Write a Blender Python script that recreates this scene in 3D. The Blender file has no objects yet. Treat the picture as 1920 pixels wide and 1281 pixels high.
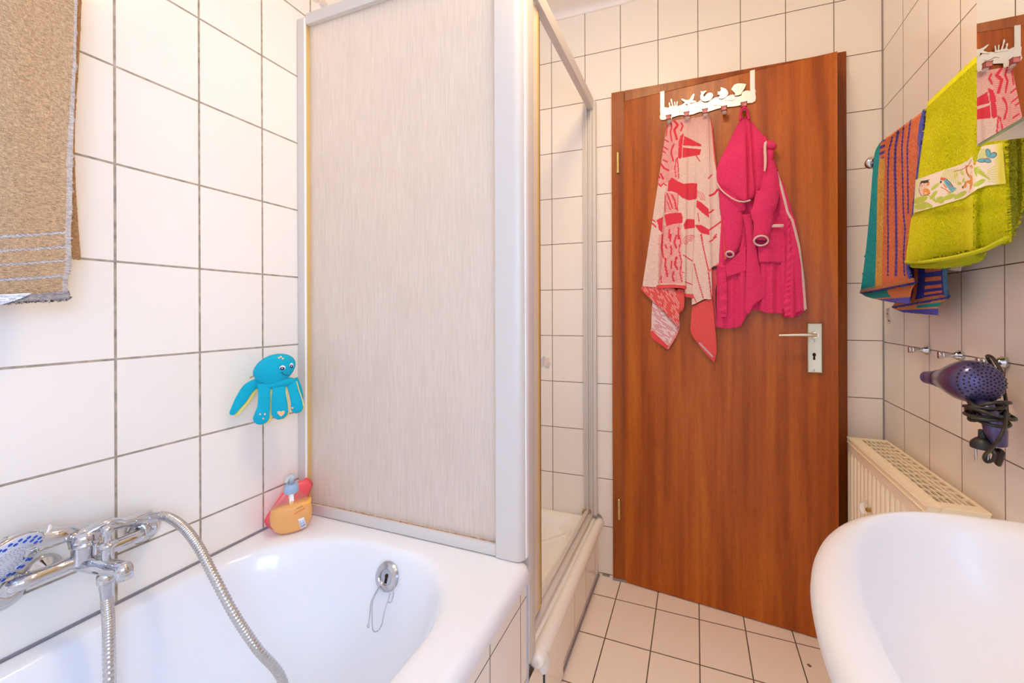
import bpy, bmesh, math, random
import numpy as np
from mathutils import Vector, Matrix
random.seed(7); rng = np.random.RandomState(7)
SC = bpy.context.scene; COL = SC.collection

# ------------------------------------------------------------------ camera
F_PX, CX_PX, CY_PX = 759.66, 1020.63, 585.93
ROLL, YAW = -0.00343, -0.35619
CAM = np.array([1.12523, 0.0, 1.12245])
FW = np.array([math.sin(YAW), math.cos(YAW), 0.0])
_rt = np.array([math.cos(YAW), -math.sin(YAW), 0.0]); _up = np.array([0, 0, 1.0])
RT = _rt*math.cos(ROLL) + _up*math.sin(ROLL)
UP = _up*math.cos(ROLL) - _rt*math.sin(ROLL)
cd = bpy.data.cameras.new('camera'); cam = bpy.data.objects.new('camera', cd); COL.objects.link(cam)
cd.sensor_fit = 'HORIZONTAL'; cd.sensor_width = 36.0; cd.lens = F_PX/1920*36
cd.shift_x = (960-CX_PX)/1920; cd.shift_y = (CY_PX-640.5)/1920
cd.clip_start = 0.01; cd.clip_end = 50
cam.matrix_world = Matrix(((RT[0], UP[0], -FW[0], CAM[0]), (RT[1], UP[1], -FW[1], CAM[1]), (RT[2], UP[2], -FW[2], CAM[2]), (0, 0, 0, 1)))
SC.camera = cam

# ------------------------------------------------------------------ world, light, exposure
w = bpy.data.worlds.new('daylight'); SC.world = w; w.use_nodes = True
w.node_tree.nodes['Background'].inputs[0].default_value = (0.55, 0.7, 1, 1)
w.node_tree.nodes['Background'].inputs[1].default_value = 0.6
SC.view_settings.view_transform = 'Standard'; SC.view_settings.look = 'None'
SC.view_settings.gamma = 1; SC.view_settings.use_curve_mapping = False
SC.view_settings.exposure = EXPOSURE = 0.55
LAMP_STRENGTH = 37.5; LAMP_COLOR = (1.0, 0.75, 0.41)
WINDOW_STRENGTH = 9.3; WINDOW_COLOR = (0.36, 0.59, 1.0)
SC.cycles.max_bounces = 20; SC.cycles.diffuse_bounces = 16; SC.cycles.glossy_bounces = 6
SC.cycles.transmission_bounces = 10; SC.cycles.transparent_max_bounces = 12
SC.cycles.caustics_reflective = False; SC.cycles.caustics_refractive = False
SC.cycles.sample_clamp_indirect = 6; SC.cycles.use_denoising = True

# ------------------------------------------------------------------ measured planes (metres)
TW, TH = .1525, .2025
BANG = .02622; BO = np.array([.52954, 1.70318, 0]); BD = np.array([math.cos(BANG), math.sin(BANG), 0]); BN = np.array([math.sin(BANG), -math.cos(BANG), 0])
COR = BO + BD*7.94783*TW
RANG = -.02066; RD = np.array([math.sin(RANG), -math.cos(RANG), 0]); RN = np.array([-math.cos(RANG), -math.sin(RANG), 0])
DO = np.array([.838, 1.692, 0]); DD = np.array([.99543, -.09549, 0]); DN = np.array([-.09549, -.99543, 0])
CEIL = 2.44
def rays(px, py):
    px = np.asarray(px, float); py = np.asarray(py, float)
    return FW + RT*((px-CX_PX)/F_PX)[..., None] - UP*((py-CY_PX)/F_PX)[..., None]
def at(px, py, p0, n):
    """measured photo position carried onto the plane it lies on; p0 / n may be arrays"""
    d = rays(px, py); n = np.asarray(n, float); p0 = np.asarray(p0, float)
    t = ((p0-CAM)@n)/(d@n)
    return CAM + d*np.asarray(t)[..., None]
def at_off(px, py, p0, n, off):
    d = rays(px, py); n = np.asarray(n, float)
    t = ((np.asarray(p0)-CAM)@n + off)/(d@n)
    return CAM + d*t[..., None]
LW = (np.array([0, 0, 0.]), np.array([1., 0, 0])); BW = (BO, BN); RW = (COR, RN); DP = (DO, DN)
def door_st(px, py, off=0.0):
    q = at_off(np.array([px]), np.array([py]), DO, DN, off)[0]
    return float((q-DO)@DD), float(q[2])
def door_pt(s, z, off=0.0):
    q = DO + DD*s + DN*off; return Vector((q[0], q[1], z))
def rwall(y, z, off=0.0):
    t = (y-COR[1])/RD[1]; q = COR + RD*t + RN*off; return Vector((q[0], q[1], z))
def bwall(x, z, off=0.0):
    t = (x-BO[0])/BD[0]; q = BO + BD*t + BN*off; return Vector((q[0], q[1], z))

# ------------------------------------------------------------------ materials
def lin(c):
    c = np.asarray(c, float)/255.0
    return np.where(c <= .04045, c/12.92, ((c+.055)/1.055)**2.4)
def rgba(c): l = lin(c); return (float(l[0]), float(l[1]), float(l[2]), 1)
def mat(name, col=(200, 200, 200), rough=.5, metal=0, **k):
    m = bpy.data.materials.new(name); m.use_nodes = True
    b = m.node_tree.nodes['Principled BSDF']
    b.inputs['Base Color'].default_value = rgba(col); b.inputs['Roughness'].default_value = rough; b.inputs['Metallic'].default_value = metal
    for a, v in k.items(): b.inputs[a.replace('_', ' ')].default_value = v
    return m
def nd(m, t, **k):
    n = m.node_tree.nodes.new(t)
    for a, v in k.items():
        if a.startswith('i_'): n.inputs[a[2:].replace('_', ' ')].default_value = v
        else: setattr(n, a, v)
    return n
def ln(m, a, b): m.node_tree.links.new(a, b)
def bsdf(m): return m.node_tree.nodes['Principled BSDF']
def micro(m, scale=60, amt=.1, col=None, c2=None, bump=0, dist=.001, stretch=(1, 1, 1), detail=3):
    """noise variation of the colour and a bump, in object metres"""
    tc = nd(m, 'ShaderNodeTexCoord'); mp = nd(m, 'ShaderNodeMapping'); mp.inputs['Scale'].default_value = stretch
    no = nd(m, 'ShaderNodeTexNoise', i_Scale=scale, i_Detail=detail, i_Roughness=.6)
    ln(m, tc.outputs['Object'], mp.inputs[0]); ln(m, mp.outputs[0], no.inputs['Vector'])
    if col is not None:
        r = nd(m, 'ShaderNodeValToRGB'); r.color_ramp.elements[0].color = rgba(col); r.color_ramp.elements[1].color = rgba(c2)
        r.color_ramp.elements[0].position = .5-amt; r.color_ramp.elements[1].position = .5+amt
        ln(m, no.outputs['Fac'], r.inputs[0]); ln(m, r.outputs[0], bsdf(m).inputs['Base Color'])
    if bump:
        bp = nd(m, 'ShaderNodeBump', i_Strength=bump, i_Distance=dist)
        ln(m, no.outputs['Fac'], bp.inputs['Height']); ln(m, bp.outputs[0], bsdf(m).inputs['Normal'])
    return no
def tile_mat(name, tile, grout, mortar, rough=.17, tw=TW, th=TH):
    m = mat(name, tile, rough); t = m.node_tree
    uv = nd(m, 'ShaderNodeUVMap', uv_map='UVMap')
    br = nd(m, 'ShaderNodeTexBrick', offset=0.0, squash=1.0)
    br.inputs['Scale'].default_value = 1; br.inputs['Mortar Size'].default_value = mortar; br.inputs['Mortar Smooth'].default_value = .15
    br.inputs['Brick Width'].default_value = tw; br.inputs['Row Height'].default_value = th; br.inputs['Bias'].default_value = 0
    br.inputs['Color1'].default_value = rgba(tile); br.inputs['Color2'].default_value = rgba([c-3 for c in tile])
    no = nd(m, 'ShaderNodeTexNoise', i_Scale=45, i_Detail=4)
    gr = nd(m, 'ShaderNodeValToRGB'); gr.color_ramp.elements[0].color = rgba([c*.8 for c in grout]); gr.color_ramp.elements[1].color = rgba([min(255, c*1.12) for c in grout])
    gr.color_ramp.elements[0].position = .3; gr.color_ramp.elements[1].position = .7
    ln(m, uv.outputs[0], br.inputs['Vector']); ln(m, uv.outputs[0], no.inputs['Vector']); ln(m, no.outputs['Fac'], gr.inputs[0]); ln(m, gr.outputs[0], br.inputs['Mortar'])
    ln(m, br.outputs['Color'], bsdf(m).inputs['Base Color'])
    mr = nd(m, 'ShaderNodeMapRange'); mr.inputs['To Min'].default_value = rough; mr.inputs['To Max'].default_value = .85
    ln(m, br.outputs['Fac'], mr.inputs['Value']); ln(m, mr.outputs[0], bsdf(m).inputs['Roughness'])
    n2 = nd(m, 'ShaderNodeTexNoise', i_Scale=9, i_Detail=1); ln(m, uv.outputs[0], n2.inputs['Vector'])
    ma = nd(m, 'ShaderNodeMath', operation='MULTIPLY_ADD'); ma.inputs[1].default_value = -1.0
    mb = nd(m, 'ShaderNodeMath', operation='MULTIPLY'); mb.inputs[1].default_value = .25
    ln(m, n2.outputs['Fac'], mb.inputs[0]); ln(m, br.outputs['Fac'], ma.inputs[0]); ln(m, mb.outputs[0], ma.inputs[2])
    bp = nd(m, 'ShaderNodeBump', i_Strength=.6, i_Distance=.0015); ln(m, ma.outputs[0], bp.inputs['Height']); ln(m, bp.outputs[0], bsdf(m).inputs['Normal'])
    return m
TILE = (246, 239, 228)
M = {}
M['tile_left'] = tile_mat('glazed_tile_wide_grout', TILE, (172, 158, 140), .0024)
M['tile_back'] = tile_mat('glazed_tile_dark_grout', TILE, (120, 104, 86), .0015)
M['tile_apron'] = tile_mat('glazed_tile_apron', TILE, (118, 106, 108), .0017, rough=.08)
M['tile_floor'] = tile_mat('floor_tile', (250, 242, 232), (110, 94, 82), .0021, rough=.3)
M['ceiling'] = mat('matt_ceiling_paint', (248, 242, 236), .9)
M['grout'] = mat('dark_grout', (150, 144, 148), .9)
M['chrome'] = mat('chrome', (205, 206, 210), .06, 1)
M['steel'] = mat('brushed_steel', (200, 200, 205), .22, 1)
M['alu'] = mat('matt_anodised_aluminium', (216, 210, 203), .5, .1); micro(M['alu'], 30, .1, None, None, .03, .0004, (6, 6, .1))
M['enamel'] = mat('white_enamel', (236, 238, 242), .14, Coat_Weight=.1)
M['ceramic'] = mat('white_ceramic', (226, 222, 220), .28, Coat_Weight=.0)
M['radiator'] = mat('cream_radiator_lacquer', (250, 238, 212), .35)
M['radiator_in'] = mat('radiator_inside', (170, 150, 95), .6)
M['plastic_white'] = mat('white_plastic', (236, 236, 240), .3)
M['black'] = mat('black_rubber', (34, 33, 34), .38)
M['dark'] = mat('dark_gap', (40, 28, 20), .9)
M['brass'] = mat('dull_brass', (205, 180, 120), .3, 1)
M['seal'] = mat('yellowed_seal', (214, 180, 110), .4)
M['dark_seal'] = mat('brown_seal', (125, 90, 40), .5)
M['rust'] = mat('flaking_silicone', (176, 132, 96), .8); micro(M['rust'], 260, .2, (150, 90, 50), (215, 185, 160), .8, .002)
M['mirror'] = mat('mirror_silver', (240, 242, 240), .005, 1)
def wood(name, a, b, c, rough=.35):
    m = mat(name, b, rough, Coat_Weight=.06, Coat_Roughness=.3, Specular_IOR_Level=.35)
    tc = nd(m, 'ShaderNodeTexCoord'); mp = nd(m, 'ShaderNodeMapping'); mp.inputs['Scale'].default_value = (1, 1, .045)
    n1 = nd(m, 'ShaderNodeTexNoise', i_Scale=22, i_Detail=3, i_Roughness=.55)
    n1.inputs['Distortion'].default_value = .35
    mp2 = nd(m, 'ShaderNodeMapping'); mp2.inputs['Scale'].default_value = (1, 1, .06)
    n2 = nd(m, 'ShaderNodeTexNoise', i_Scale=520, i_Detail=2)
    ln(m, tc.outputs['Object'], mp.inputs[0]); ln(m, tc.outputs['Object'], mp2.inputs[0]); ln(m, mp.outputs[0], n1.inputs['Vector']); ln(m, mp2.outputs[0], n2.inputs['Vector'])
    r = nd(m, 'ShaderNodeValToRGB'); e = r.color_ramp.elements
    e[0].position = .38; e[0].color = rgba(a); e[1].position = .68; e[1].color = rgba(c); e2 = e.new(.5); e2.color = rgba(b)
    ln(m, n1.outputs['Fac'], r.inputs[0])
    r2 = nd(m, 'ShaderNodeValToRGB'); r2.color_ramp.elements[0].position = .3; r2.color_ramp.elements[0].color = (.62, .55, .5, 1); r2.color_ramp.elements[1].position = .52; r2.color_ramp.elements[1].color = (1, 1, 1, 1)
    ln(m, n2.outputs['Fac'], r2.inputs[0])
    mx = nd(m, 'ShaderNodeMix', data_type='RGBA', blend_type='MULTIPLY'); mx.inputs[0].default_value = .6
    ln(m, r.outputs[0], mx.inputs[6]); ln(m, r2.outputs[0], mx.inputs[7]); ln(m, mx.outputs[2], bsdf(m).inputs['Base Color'])
    bp = nd(m, 'ShaderNodeBump', i_Strength=.2, i_Distance=.0005); ln(m, n2.outputs['Fac'], bp.inputs['Height']); ln(m, bp.outputs[0], bsdf(m).inputs['Normal'])
    return m
M['wood'] = wood('mahogany_veneer', (150, 70, 14), (170, 84, 18), (192, 104, 26))
M['wood_frame'] = wood('mahogany_frame', (132, 62, 18), (152, 76, 22), (172, 92, 30))
def terry(name, col=None, scale=420, bump=.9, rough=.95, dist=.002, var=.35, stretch=(1, 1, 1)):
    """looped cloth; the woven pattern comes from the mesh colour attribute 'Col' unless col is given"""
    m = mat(name, col or (255, 255, 255), rough, Sheen_Weight=.06)
    bsdf(m).inputs['Sheen Roughness'].default_value = .6; bsdf(m).inputs['Specular IOR Level'].default_value = .15
    tc = nd(m, 'ShaderNodeTexCoord'); mp = nd(m, 'ShaderNodeMapping'); mp.inputs['Scale'].default_value = stretch
    no = nd(m, 'ShaderNodeTexNoise', i_Scale=scale, i_Detail=3, i_Roughness=.7)
    ln(m, tc.outputs['Object'], mp.inputs[0]); ln(m, mp.outputs[0], no.inputs['Vector'])
    r = nd(m, 'ShaderNodeValToRGB'); r.color_ramp.elements[0].position = .32; r.color_ramp.elements[0].color = (1-var, 1-var*1.1, 1-var*1.1, 1); r.color_ramp.elements[1].position = .6; r.color_ramp.elements[1].color = (1, 1, 1, 1)
    ln(m, no.outputs['Fac'], r.inputs[0])
    mx = nd(m, 'ShaderNodeMix', data_type='RGBA', blend_type='MULTIPLY'); mx.inputs[0].default_value = 1
    if col is None:
        a = nd(m, 'ShaderNodeAttribute', attribute_name='Col'); ln(m, a.outputs['Color'], mx.inputs[6])
    else: mx.inputs[6].default_value = rgba(col)
    ln(m, r.outputs[0], mx.inputs[7]); ln(m, mx.outputs[2], bsdf(m).inputs['Base Color'])
    bp = nd(m, 'ShaderNodeBump', i_Strength=bump, i_Distance=dist); ln(m, no.outputs['Fac'], bp.inputs['Height']); ln(m, bp.outputs[0], bsdf(m).inputs['Normal'])
    return m

# ------------------------------------------------------------------ object helpers
def tag(o, label=None, cat=None, group=None, kind=None):
    if label: o['label'] = label
    if cat: o['category'] = cat
    if group: o['group'] = group
    if kind: o['kind'] = kind
    return o
def empty(name, loc=(0, 0, 0)):
    o = bpy.data.objects.new(name, None); COL.objects.link(o); o.location = loc; o.empty_display_size = .05; return o
def thing(name, loc, label, cat, group=None): return tag(empty(name, loc), label, cat, group)
def link(name, me, m, parent=None, smooth=False):
    o = bpy.data.objects.new(name, me); COL.objects.link(o)
    if m is not None: me.materials.append(M[m] if isinstance(m, str) else m)
    if smooth:
        me.polygons.foreach_set('use_smooth', [True]*len(me.polygons))
    if parent is not None:
        o.parent = parent
        if parent.type == 'EMPTY': o.matrix_parent_inverse = Matrix.Translation(parent.location).inverted()   # mesh parents already sit at the origin
    me.update(); return o
def obj(name, bm, m, parent=None, smooth=False, auto=None):
    bmesh.ops.recalc_face_normals(bm, faces=bm.faces[:])
    me = bpy.data.meshes.new(name); bm.to_mesh(me); bm.free()
    o = link(name, me, m, parent, smooth)
    if auto is not None:
        for p in me.polygons: p.use_smooth = True
        try: me.set_sharp_from_angle(angle=math.radians(auto))
        except Exception: pass
    return o
def BM(): return bmesh.new()
def box(bm, c, s, ax=None, bev=0, seg=2):
    """box centred at c with full sizes s along axes ax (3 unit vectors)"""
    ax = ax or (Vector((1, 0, 0)), Vector((0, 1, 0)), Vector((0, 0, 1))); c = Vector(c)
    ax = [Vector(a) for a in ax]
    t = BM(); r = bmesh.ops.create_cube(t, size=1)
    for v in t.verts: v.co = c + ax[0]*v.co.x*s[0] + ax[1]*v.co.y*s[1] + ax[2]*v.co.z*s[2]
    if bev: bmesh.ops.bevel(t, geom=t.edges[:], offset=bev, segments=seg, affect='EDGES', profile=.6)
    merge(bm, t)
def merge(bm, t):
    me = bpy.data.meshes.new('tmp'); t.to_mesh(me); t.free(); bm.from_mesh(me); bpy.data.meshes.remove(me)
def smooth_path(pts, n=8):
    P = [Vector(p) for p in pts]; P = [P[0]*2-P[1]] + P + [P[-1]*2-P[-2]]; out = []
    for i in range(1, len(P)-2):
        for k in range(n):
            t = k/n; a, b, c, d = P[i-1], P[i], P[i+1], P[i+2]
            out.append(.5*((2*b)+(-a+c)*t+(2*a-5*b+4*c-d)*t*t+(-a+3*b-3*c+d)*t**3))
    out.append(P[-2]); return out
def tube(bm, pts, r, seg=14, cap=True, flat=1.0, flat_dir=None):
    """swept tube; r number or list; flat scales along flat_dir"""
    P = [Vector(p) for p in pts]; n = len(P); R = r if hasattr(r, '__len__') else [r]*n; rings = []; prev = None
    for i in range(n):
        t = (P[min(i+1, n-1)]-P[max(i-1, 0)]).normalized()
        if prev is None:
            a = Vector(flat_dir) if flat_dir is not None else (Vector((0, 0, 1)) if abs(t.z) < .9 else Vector((1, 0, 0)))
        else: a = Vector(flat_dir) if flat_dir is not None else prev
        a = (a-t*a.dot(t)).normalized(); b = t.cross(a); prev = a
        rings.append([bm.verts.new(P[i]+a*math.cos(2*math.pi*k/seg)*R[i]*flat+b*math.sin(2*math.pi*k/seg)*R[i]) for k in range(seg)])
    for i in range(n-1):
        for k in range(seg): bm.faces.new((rings[i][k], rings[i][(k+1) % seg], rings[i+1][(k+1) % seg], rings[i+1][k]))
    if cap: bm.faces.new(rings[0][::-1]); bm.faces.new(rings[-1])
def lathe(bm, o, ax, prof, seg=32, sx=1.0, side=None):
    """profile [(distance along axis, radius)] turned about ax from o; sx squashes along side"""
    o = Vector(o); ax = Vector(ax).normalized(); a = Vector(side) if side is not None else (Vector((0, 0, 1)) if abs(ax.z) < .9 else Vector((1, 0, 0)))
    a = (a-ax*a.dot(ax)).normalized(); b = ax.cross(a); rings = []
    for d, r in prof:
        if r < 1e-6: rings.append([bm.verts.new(o+ax*d)])
        else: rings.append([bm.verts.new(o+ax*d+a*math.cos(2*math.pi*k/seg)*r*sx+b*math.sin(2*math.pi*k/seg)*r) for k in range(seg)])
    for i in range(len(rings)-1):
        A, B = rings[i], rings[i+1]
        for k in range(seg):
            k2 = (k+1) % seg
            if len(A) == 1 and len(B) == 1: continue
            if len(A) == 1: bm.faces.new((A[0], B[k], B[k2]))
            elif len(B) == 1: bm.faces.new((A[k], B[0], A[k2]))
            else: bm.faces.new((A[k], A[k2], B[k2], B[k]))
    if len(rings[0]) > 1: bm.faces.new(rings[0][::-1])
    if len(rings[-1]) > 1: bm.faces.new(rings[-1])
def loft(bm, rings, cap0=False, cap1=False, closed=True):
    V = [[bm.verts.new(p) for p in r] for r in rings]; n = len(V[0])
    for i in range(len(V)-1):
        for k in range(n if closed else n-1): bm.faces.new((V[i][k], V[i][(k+1) % n], V[i+1][(k+1) % n], V[i+1][k]))
    if cap0: bm.faces.new(V[0][::-1])
    if cap1: bm.faces.new(V[-1])
def rrect(x0, x1, y0, y1, r, z, n=10):
    """rounded rectangle ring; r number or 4 radii (++, -+, --, +-)"""
    R = r if hasattr(r, '__len__') else [r]*4; out = []
    for (cx, cy, a0), rr in zip(((x1, y1, 0), (x0, y1, 90), (x0, y0, 180), (x1, y0, 270)), R):
        sx = -1 if cx == x1 else 1; sy = -1 if cy == y1 else 1
        for k in range(n+1):
            a = math.radians(a0+90*k/n); out.append(Vector((cx+sx*rr+math.cos(a)*rr, cy+sy*rr+math.sin(a)*rr, z)))
    return out
def prism(bm, pts3, n, d):
    """solid from a planar outline pts3 pushed by d along n"""
    n = Vector(n); A = [bm.verts.new(Vector(p)) for p in pts3]; B = [bm.verts.new(Vector(p)+n*d) for p in pts3]; N = len(A)
    bm.faces.new(A); bm.faces.new(B[::-1])
    for k in range(N): bm.faces.new((A[k], B[k], B[(k+1) % N], A[(k+1) % N]))
def subsurf(o, l=2):
    m = o.modifiers.new('smooth', 'SUBSURF'); m.levels = l; m.render_levels = l; return o
def plane_uv(name, P0, U, V, lu, lv, m, u0, v0, thick=.05, normal=None, holes=None, kind='structure', parent=None):
    """flat wall with real thickness behind it; UV in metres so that grout falls where measured"""
    P0, U, V = Vector(P0), Vector(U), Vector(V); N = Vector(normal)
    bm = BM(); uvl = bm.loops.layers.uv.new('UVMap')
    us = sorted(set([0, lu]+[h[0] for h in holes or []]+[h[1] for h in holes or []])); vs = sorted(set([0, lv]+[h[2] for h in holes or []]+[h[3] for h in holes or []]))
    def inside(a, b): return any(h[0] < a < h[1] and h[2] < b < h[3] for h in holes or [])
    for i in range(len(us)-1):
        for j in range(len(vs)-1):
            if inside((us[i]+us[i+1])/2, (vs[j]+vs[j+1])/2): continue
            for off in (0, -thick):
                q = [(us[i], vs[j]), (us[i+1], vs[j]), (us[i+1], vs[j+1]), (us[i], vs[j+1])]
                if off: q = q[::-1]
                f = bm.faces.new([bm.verts.new(P0+U*a+V*b+N*off) for a, b in q])
                for l, (a, b) in zip(f.loops, q): l[uvl].uv = (a+u0, b+v0)
    me = bpy.data.meshes.new(name); bm.to_mesh(me); bm.free()
    o = link(name, me, m, parent)
    if parent is None: o['kind'] = kind
    return o

# ------------------------------------------------------------------ pattern tests on woven cloth (vectorised)
def CR(ox, oy, s): return lambda *p: [(ox+a/s, oy+b/s) for a, b in p]
def inpoly(x, y, P):
    r = np.zeros(x.shape, bool); n = len(P)
    for i in range(n):
        x1, y1 = P[i]; x2, y2 = P[(i+1) % n]
        c = ((y1 > y) != (y2 > y)) & (x < (x2-x1)*(y-y1)/(y2-y1+1e-12)+x1); r ^= c
    return r
def dline(x, y, P):
    d = np.full(x.shape, 1e9)
    for (x1, y1), (x2, y2) in zip(P[:-1], P[1:]):
        L = (x2-x1)**2+(y2-y1)**2+1e-9; t = np.clip(((x-x1)*(x2-x1)+(y-y1)*(y2-y1))/L, 0, 1)
        d = np.minimum(d, np.hypot(x-x1-t*(x2-x1), y-y1-t*(y2-y1)))
    return d
def near(x, y, P, w): return dline(x, y, P) < w
def ell(x, y, cx, cy, a, b, ang=0):
    c, s = math.cos(math.radians(ang)), math.sin(math.radians(ang)); X = (x-cx)*c+(y-cy)*s; Y = -(x-cx)*s+(y-cy)*c
    return (X/a)**2+(Y/b)**2 < 1
def poly_at(P, t):
    P = np.array(P, float); n = len(P); s = np.clip(t*(n-1), 0, n-1-1e-9); i = s.astype(int); f = (s-i)[..., None]
    g = lambda k: P[np.clip(k, 0, n-1)]
    a, b, c, d = g(i-1), g(i), g(i+1), g(i+2)
    q = .5*((2*b)+(-a+c)*f+(2*a-5*b+4*c-d)*f*f+(-a+3*b-3*c+d)*f**3)
    return q
def resample(P, n=40):
    """even spacing along a polyline so both edges of a cloth advance alike"""
    P = np.array(P, float); d = np.r_[0, np.cumsum(np.hypot(*np.diff(P, axis=0).T))]; t = np.linspace(0, d[-1], n)
    return np.c_[np.interp(t, d, P[:, 0]), np.interp(t, d, P[:, 1])]
def sheet(name, L, R, plane, m, parent, off, col=None, nu=60, nv=90, thick=.003, fuzz=.0003, even=False, smooth=True):
    """cloth panel between two edges L and R (same count), lying off metres out from its plane"""
    if even: L, R = resample(L), resample(R)
    u, v = np.meshgrid(np.linspace(0, 1, nu), np.linspace(0, 1, nv))
    A, B = poly_at(L, v), poly_at(R, v); p = A*(1-u[..., None])+B*u[..., None]; px, py = p[..., 0], p[..., 1]
    o = off(u, v, px, py) if callable(off) else np.full(u.shape, off)
    if fuzz: o = o + (rng.rand(*u.shape)-.5)*2*fuzz
    W = at_off(px, py, plane[0], plane[1], o)
    idx = np.arange(nu*nv).reshape(nv, nu)
    faces = np.stack([idx[:-1, :-1], idx[1:, :-1], idx[1:, 1:], idx[:-1, 1:]], -1).reshape(-1, 4)
    me = bpy.data.meshes.new(name); me.from_pydata(W.reshape(-1, 3).tolist(), [], faces.tolist())
    if col is not None:
        c = col(px, py, u, v) if callable(col) else np.broadcast_to(np.array(col, float), px.shape+(3,))
        c4 = np.ones((nu*nv, 4)); c4[:, :3] = lin(np.clip(c.reshape(-1, 3), 0, 255))
        a = me.color_attributes.new('Col', 'FLOAT_COLOR', 'POINT'); a.data.foreach_set('color', c4.ravel())
    ob = link(name, me, m, parent, smooth)
    # which way the front faces, so the thickness always grows behind it
    n0 = np.array(me.polygons[len(faces)//2].normal); back = -1.0 if n0@np.array(plane[1]) > 0 else 1.0
    s = ob.modifiers.new('cloth_thickness', 'SOLIDIFY'); s.thickness = thick; s.offset = back; s.use_even_offset = False
    return ob

# ================================================================== THE ROOM
Y0, YF = -.95, 1.74
X3, Y3, Z3 = Vector((1, 0, 0)), Vector((0, 1, 0)), Vector((0, 0, 1))
plane_uv('wall_left', (0, Y0, 0), Y3, Z3, 1.69-Y0, CEIL, 'tile_left', Y0-.4766+20*TW, -1.63595+20*TH, normal=(1, 0, 0))
t0 = (0-BO[0])/BD[0]; blen = 7.94783*TW-t0
dx0, dx1 = (.852-BO[0])/BD[0]-t0, (1.572-BO[0])/BD[0]-t0
plane_uv('wall_back', BO+BD*t0, BD, Z3, blen, CEIL, 'tile_back', t0+20*TW, -2.23454+20*TH, normal=BN, holes=[(dx0, dx1, 0, 1.99)])
rlen = 2.75
plane_uv('wall_right', COR, RD, Z3, rlen, CEIL, 'tile_back', -TW*1.01274+20*TW, -2.23022+20*TH, normal=RN, holes=[(1.835, 2.585, .9, 1.85)])
xr = float((COR+RD*rlen)[0])
plane_uv('wall_front', (0, Y0, 0), X3, Z3, xr+.06, CEIL, 'tile_left', .03+20*TW, -1.63595+20*TH, normal=(0, 1, 0))
plane_uv('floor', (-.02, Y0-.02, 0), X3, Y3, 1.85, 3.6, 'tile_floor', -.02-.8308+20*TW, Y0-.02-1.58089+20*TH, thick=.04, normal=(0, 0, 1))
plane_uv('ceiling', (-.02, Y0-.02, CEIL), X3, Y3, 1.85, 2.75, 'ceiling', 0, 0, thick=.04, normal=(0, 0, -1))
bm = BM()                                                     # grout in the back corner and skirting joint
box(bm, rwall(1.733, CEIL/2, .0015), (.004, .003, CEIL)); box(bm, (.0015, .9, 0.5235), (.003, 3.6*.44, .006))
o = obj('trim_1', bm, 'grout'); o['kind'] = 'structure'
bm = BM()
cove = [bwall(0, 0)] ; pr = []
for k in range(7):
    a = math.radians(15*k); pr.append((.022*(1-math.sin(a)), CEIL-.022*(1-math.cos(a))))
A = [[Vector(BO+BD*(t0+s)+BN*o_)+Vector((0, 0, z)) for o_, z in [(0, CEIL)]+[(p[0], p[1]) for p in pr]+[(0, CEIL-.024)]] for s in (0, blen)]
loft(bm, A, True, True); o = obj('trim_2', bm, mat('white_cove', (246, 242, 238), .6), smooth=False); o['kind'] = 'structure'
# hallway behind the door, only ever glimpsed through the gap
bm = BM()
for c, s in (((1.2, 2.55, 1.1), (1.2, .04, 2.4)), ((.62, 2.15, 1.1), (.04, .8, 2.4)), ((1.8, 2.15, 1.1), (.04, .8, 2.4)), ((1.2, 2.15, 2.3), (1.2, .8, .04))): box(bm, c, s)
o = obj('wall_hall', bm, mat('hall_plaster', (170, 150, 130), .9)); o['kind'] = 'structure'

# window behind the camera: frosted pane lit by day
bm = BM(); yc, zc_ = -.474, 1.375; WA = (Vector(RD), Vector(RN), Z3)
for dy, dz, sy, sz in ((0, -.455, .75, .04), (0, .455, .75, .04), (-.355, 0, .04, .95), (.355, 0, .04, .95), (0, 0, .04, .87)): box(bm, rwall(yc+dy, zc_+dz, -.03), (sy, .06, sz), WA, bev=.004)
wf = obj('window_1', bm, mat('white_window_frame', (240, 240, 240), .3)); wf['kind'] = 'structure'
pane = mat('frosted_pane_in_daylight', (230, 240, 255), .5)
bsdf(pane).inputs['Emission Color'].default_value = WINDOW_COLOR+(1,); bsdf(pane).inputs['Emission Strength'].default_value = WINDOW_STRENGTH
bm = BM(); box(bm, rwall(yc, zc_, -.045), (.74, .006, .94), WA); obj('pane', bm, pane, wf)

# ceiling lamp
lamp = thing('ceiling_lamp', (.95, .76, CEIL), 'round opal glass ceiling lamp with warm light above the room', 'lamp')
bm = BM(); lathe(bm, (.95, .76, CEIL-.001), (0, 0, -1), [(0, .15), (.018, .15), (.02, .145)], 40); obj('mount', bm, 'plastic_white', lamp, auto=40)
glow = mat('lit_opal_glass', (255, 240, 220), .4)
bsdf(glow).inputs['Emission Color'].default_value = LAMP_COLOR+(1,); bsdf(glow).inputs['Emission Strength'].default_value = LAMP_STRENGTH
bm = BM(); lathe(bm, (.95, .76, CEIL-.02), (0, 0, -1), [(0, .14)]+[(.035*math.sin(math.radians(a)), .14*math.cos(math.radians(a))) for a in range(10, 91, 10)], 40); obj('lamp_shade', bm, glow, lamp, smooth=True)

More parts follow.
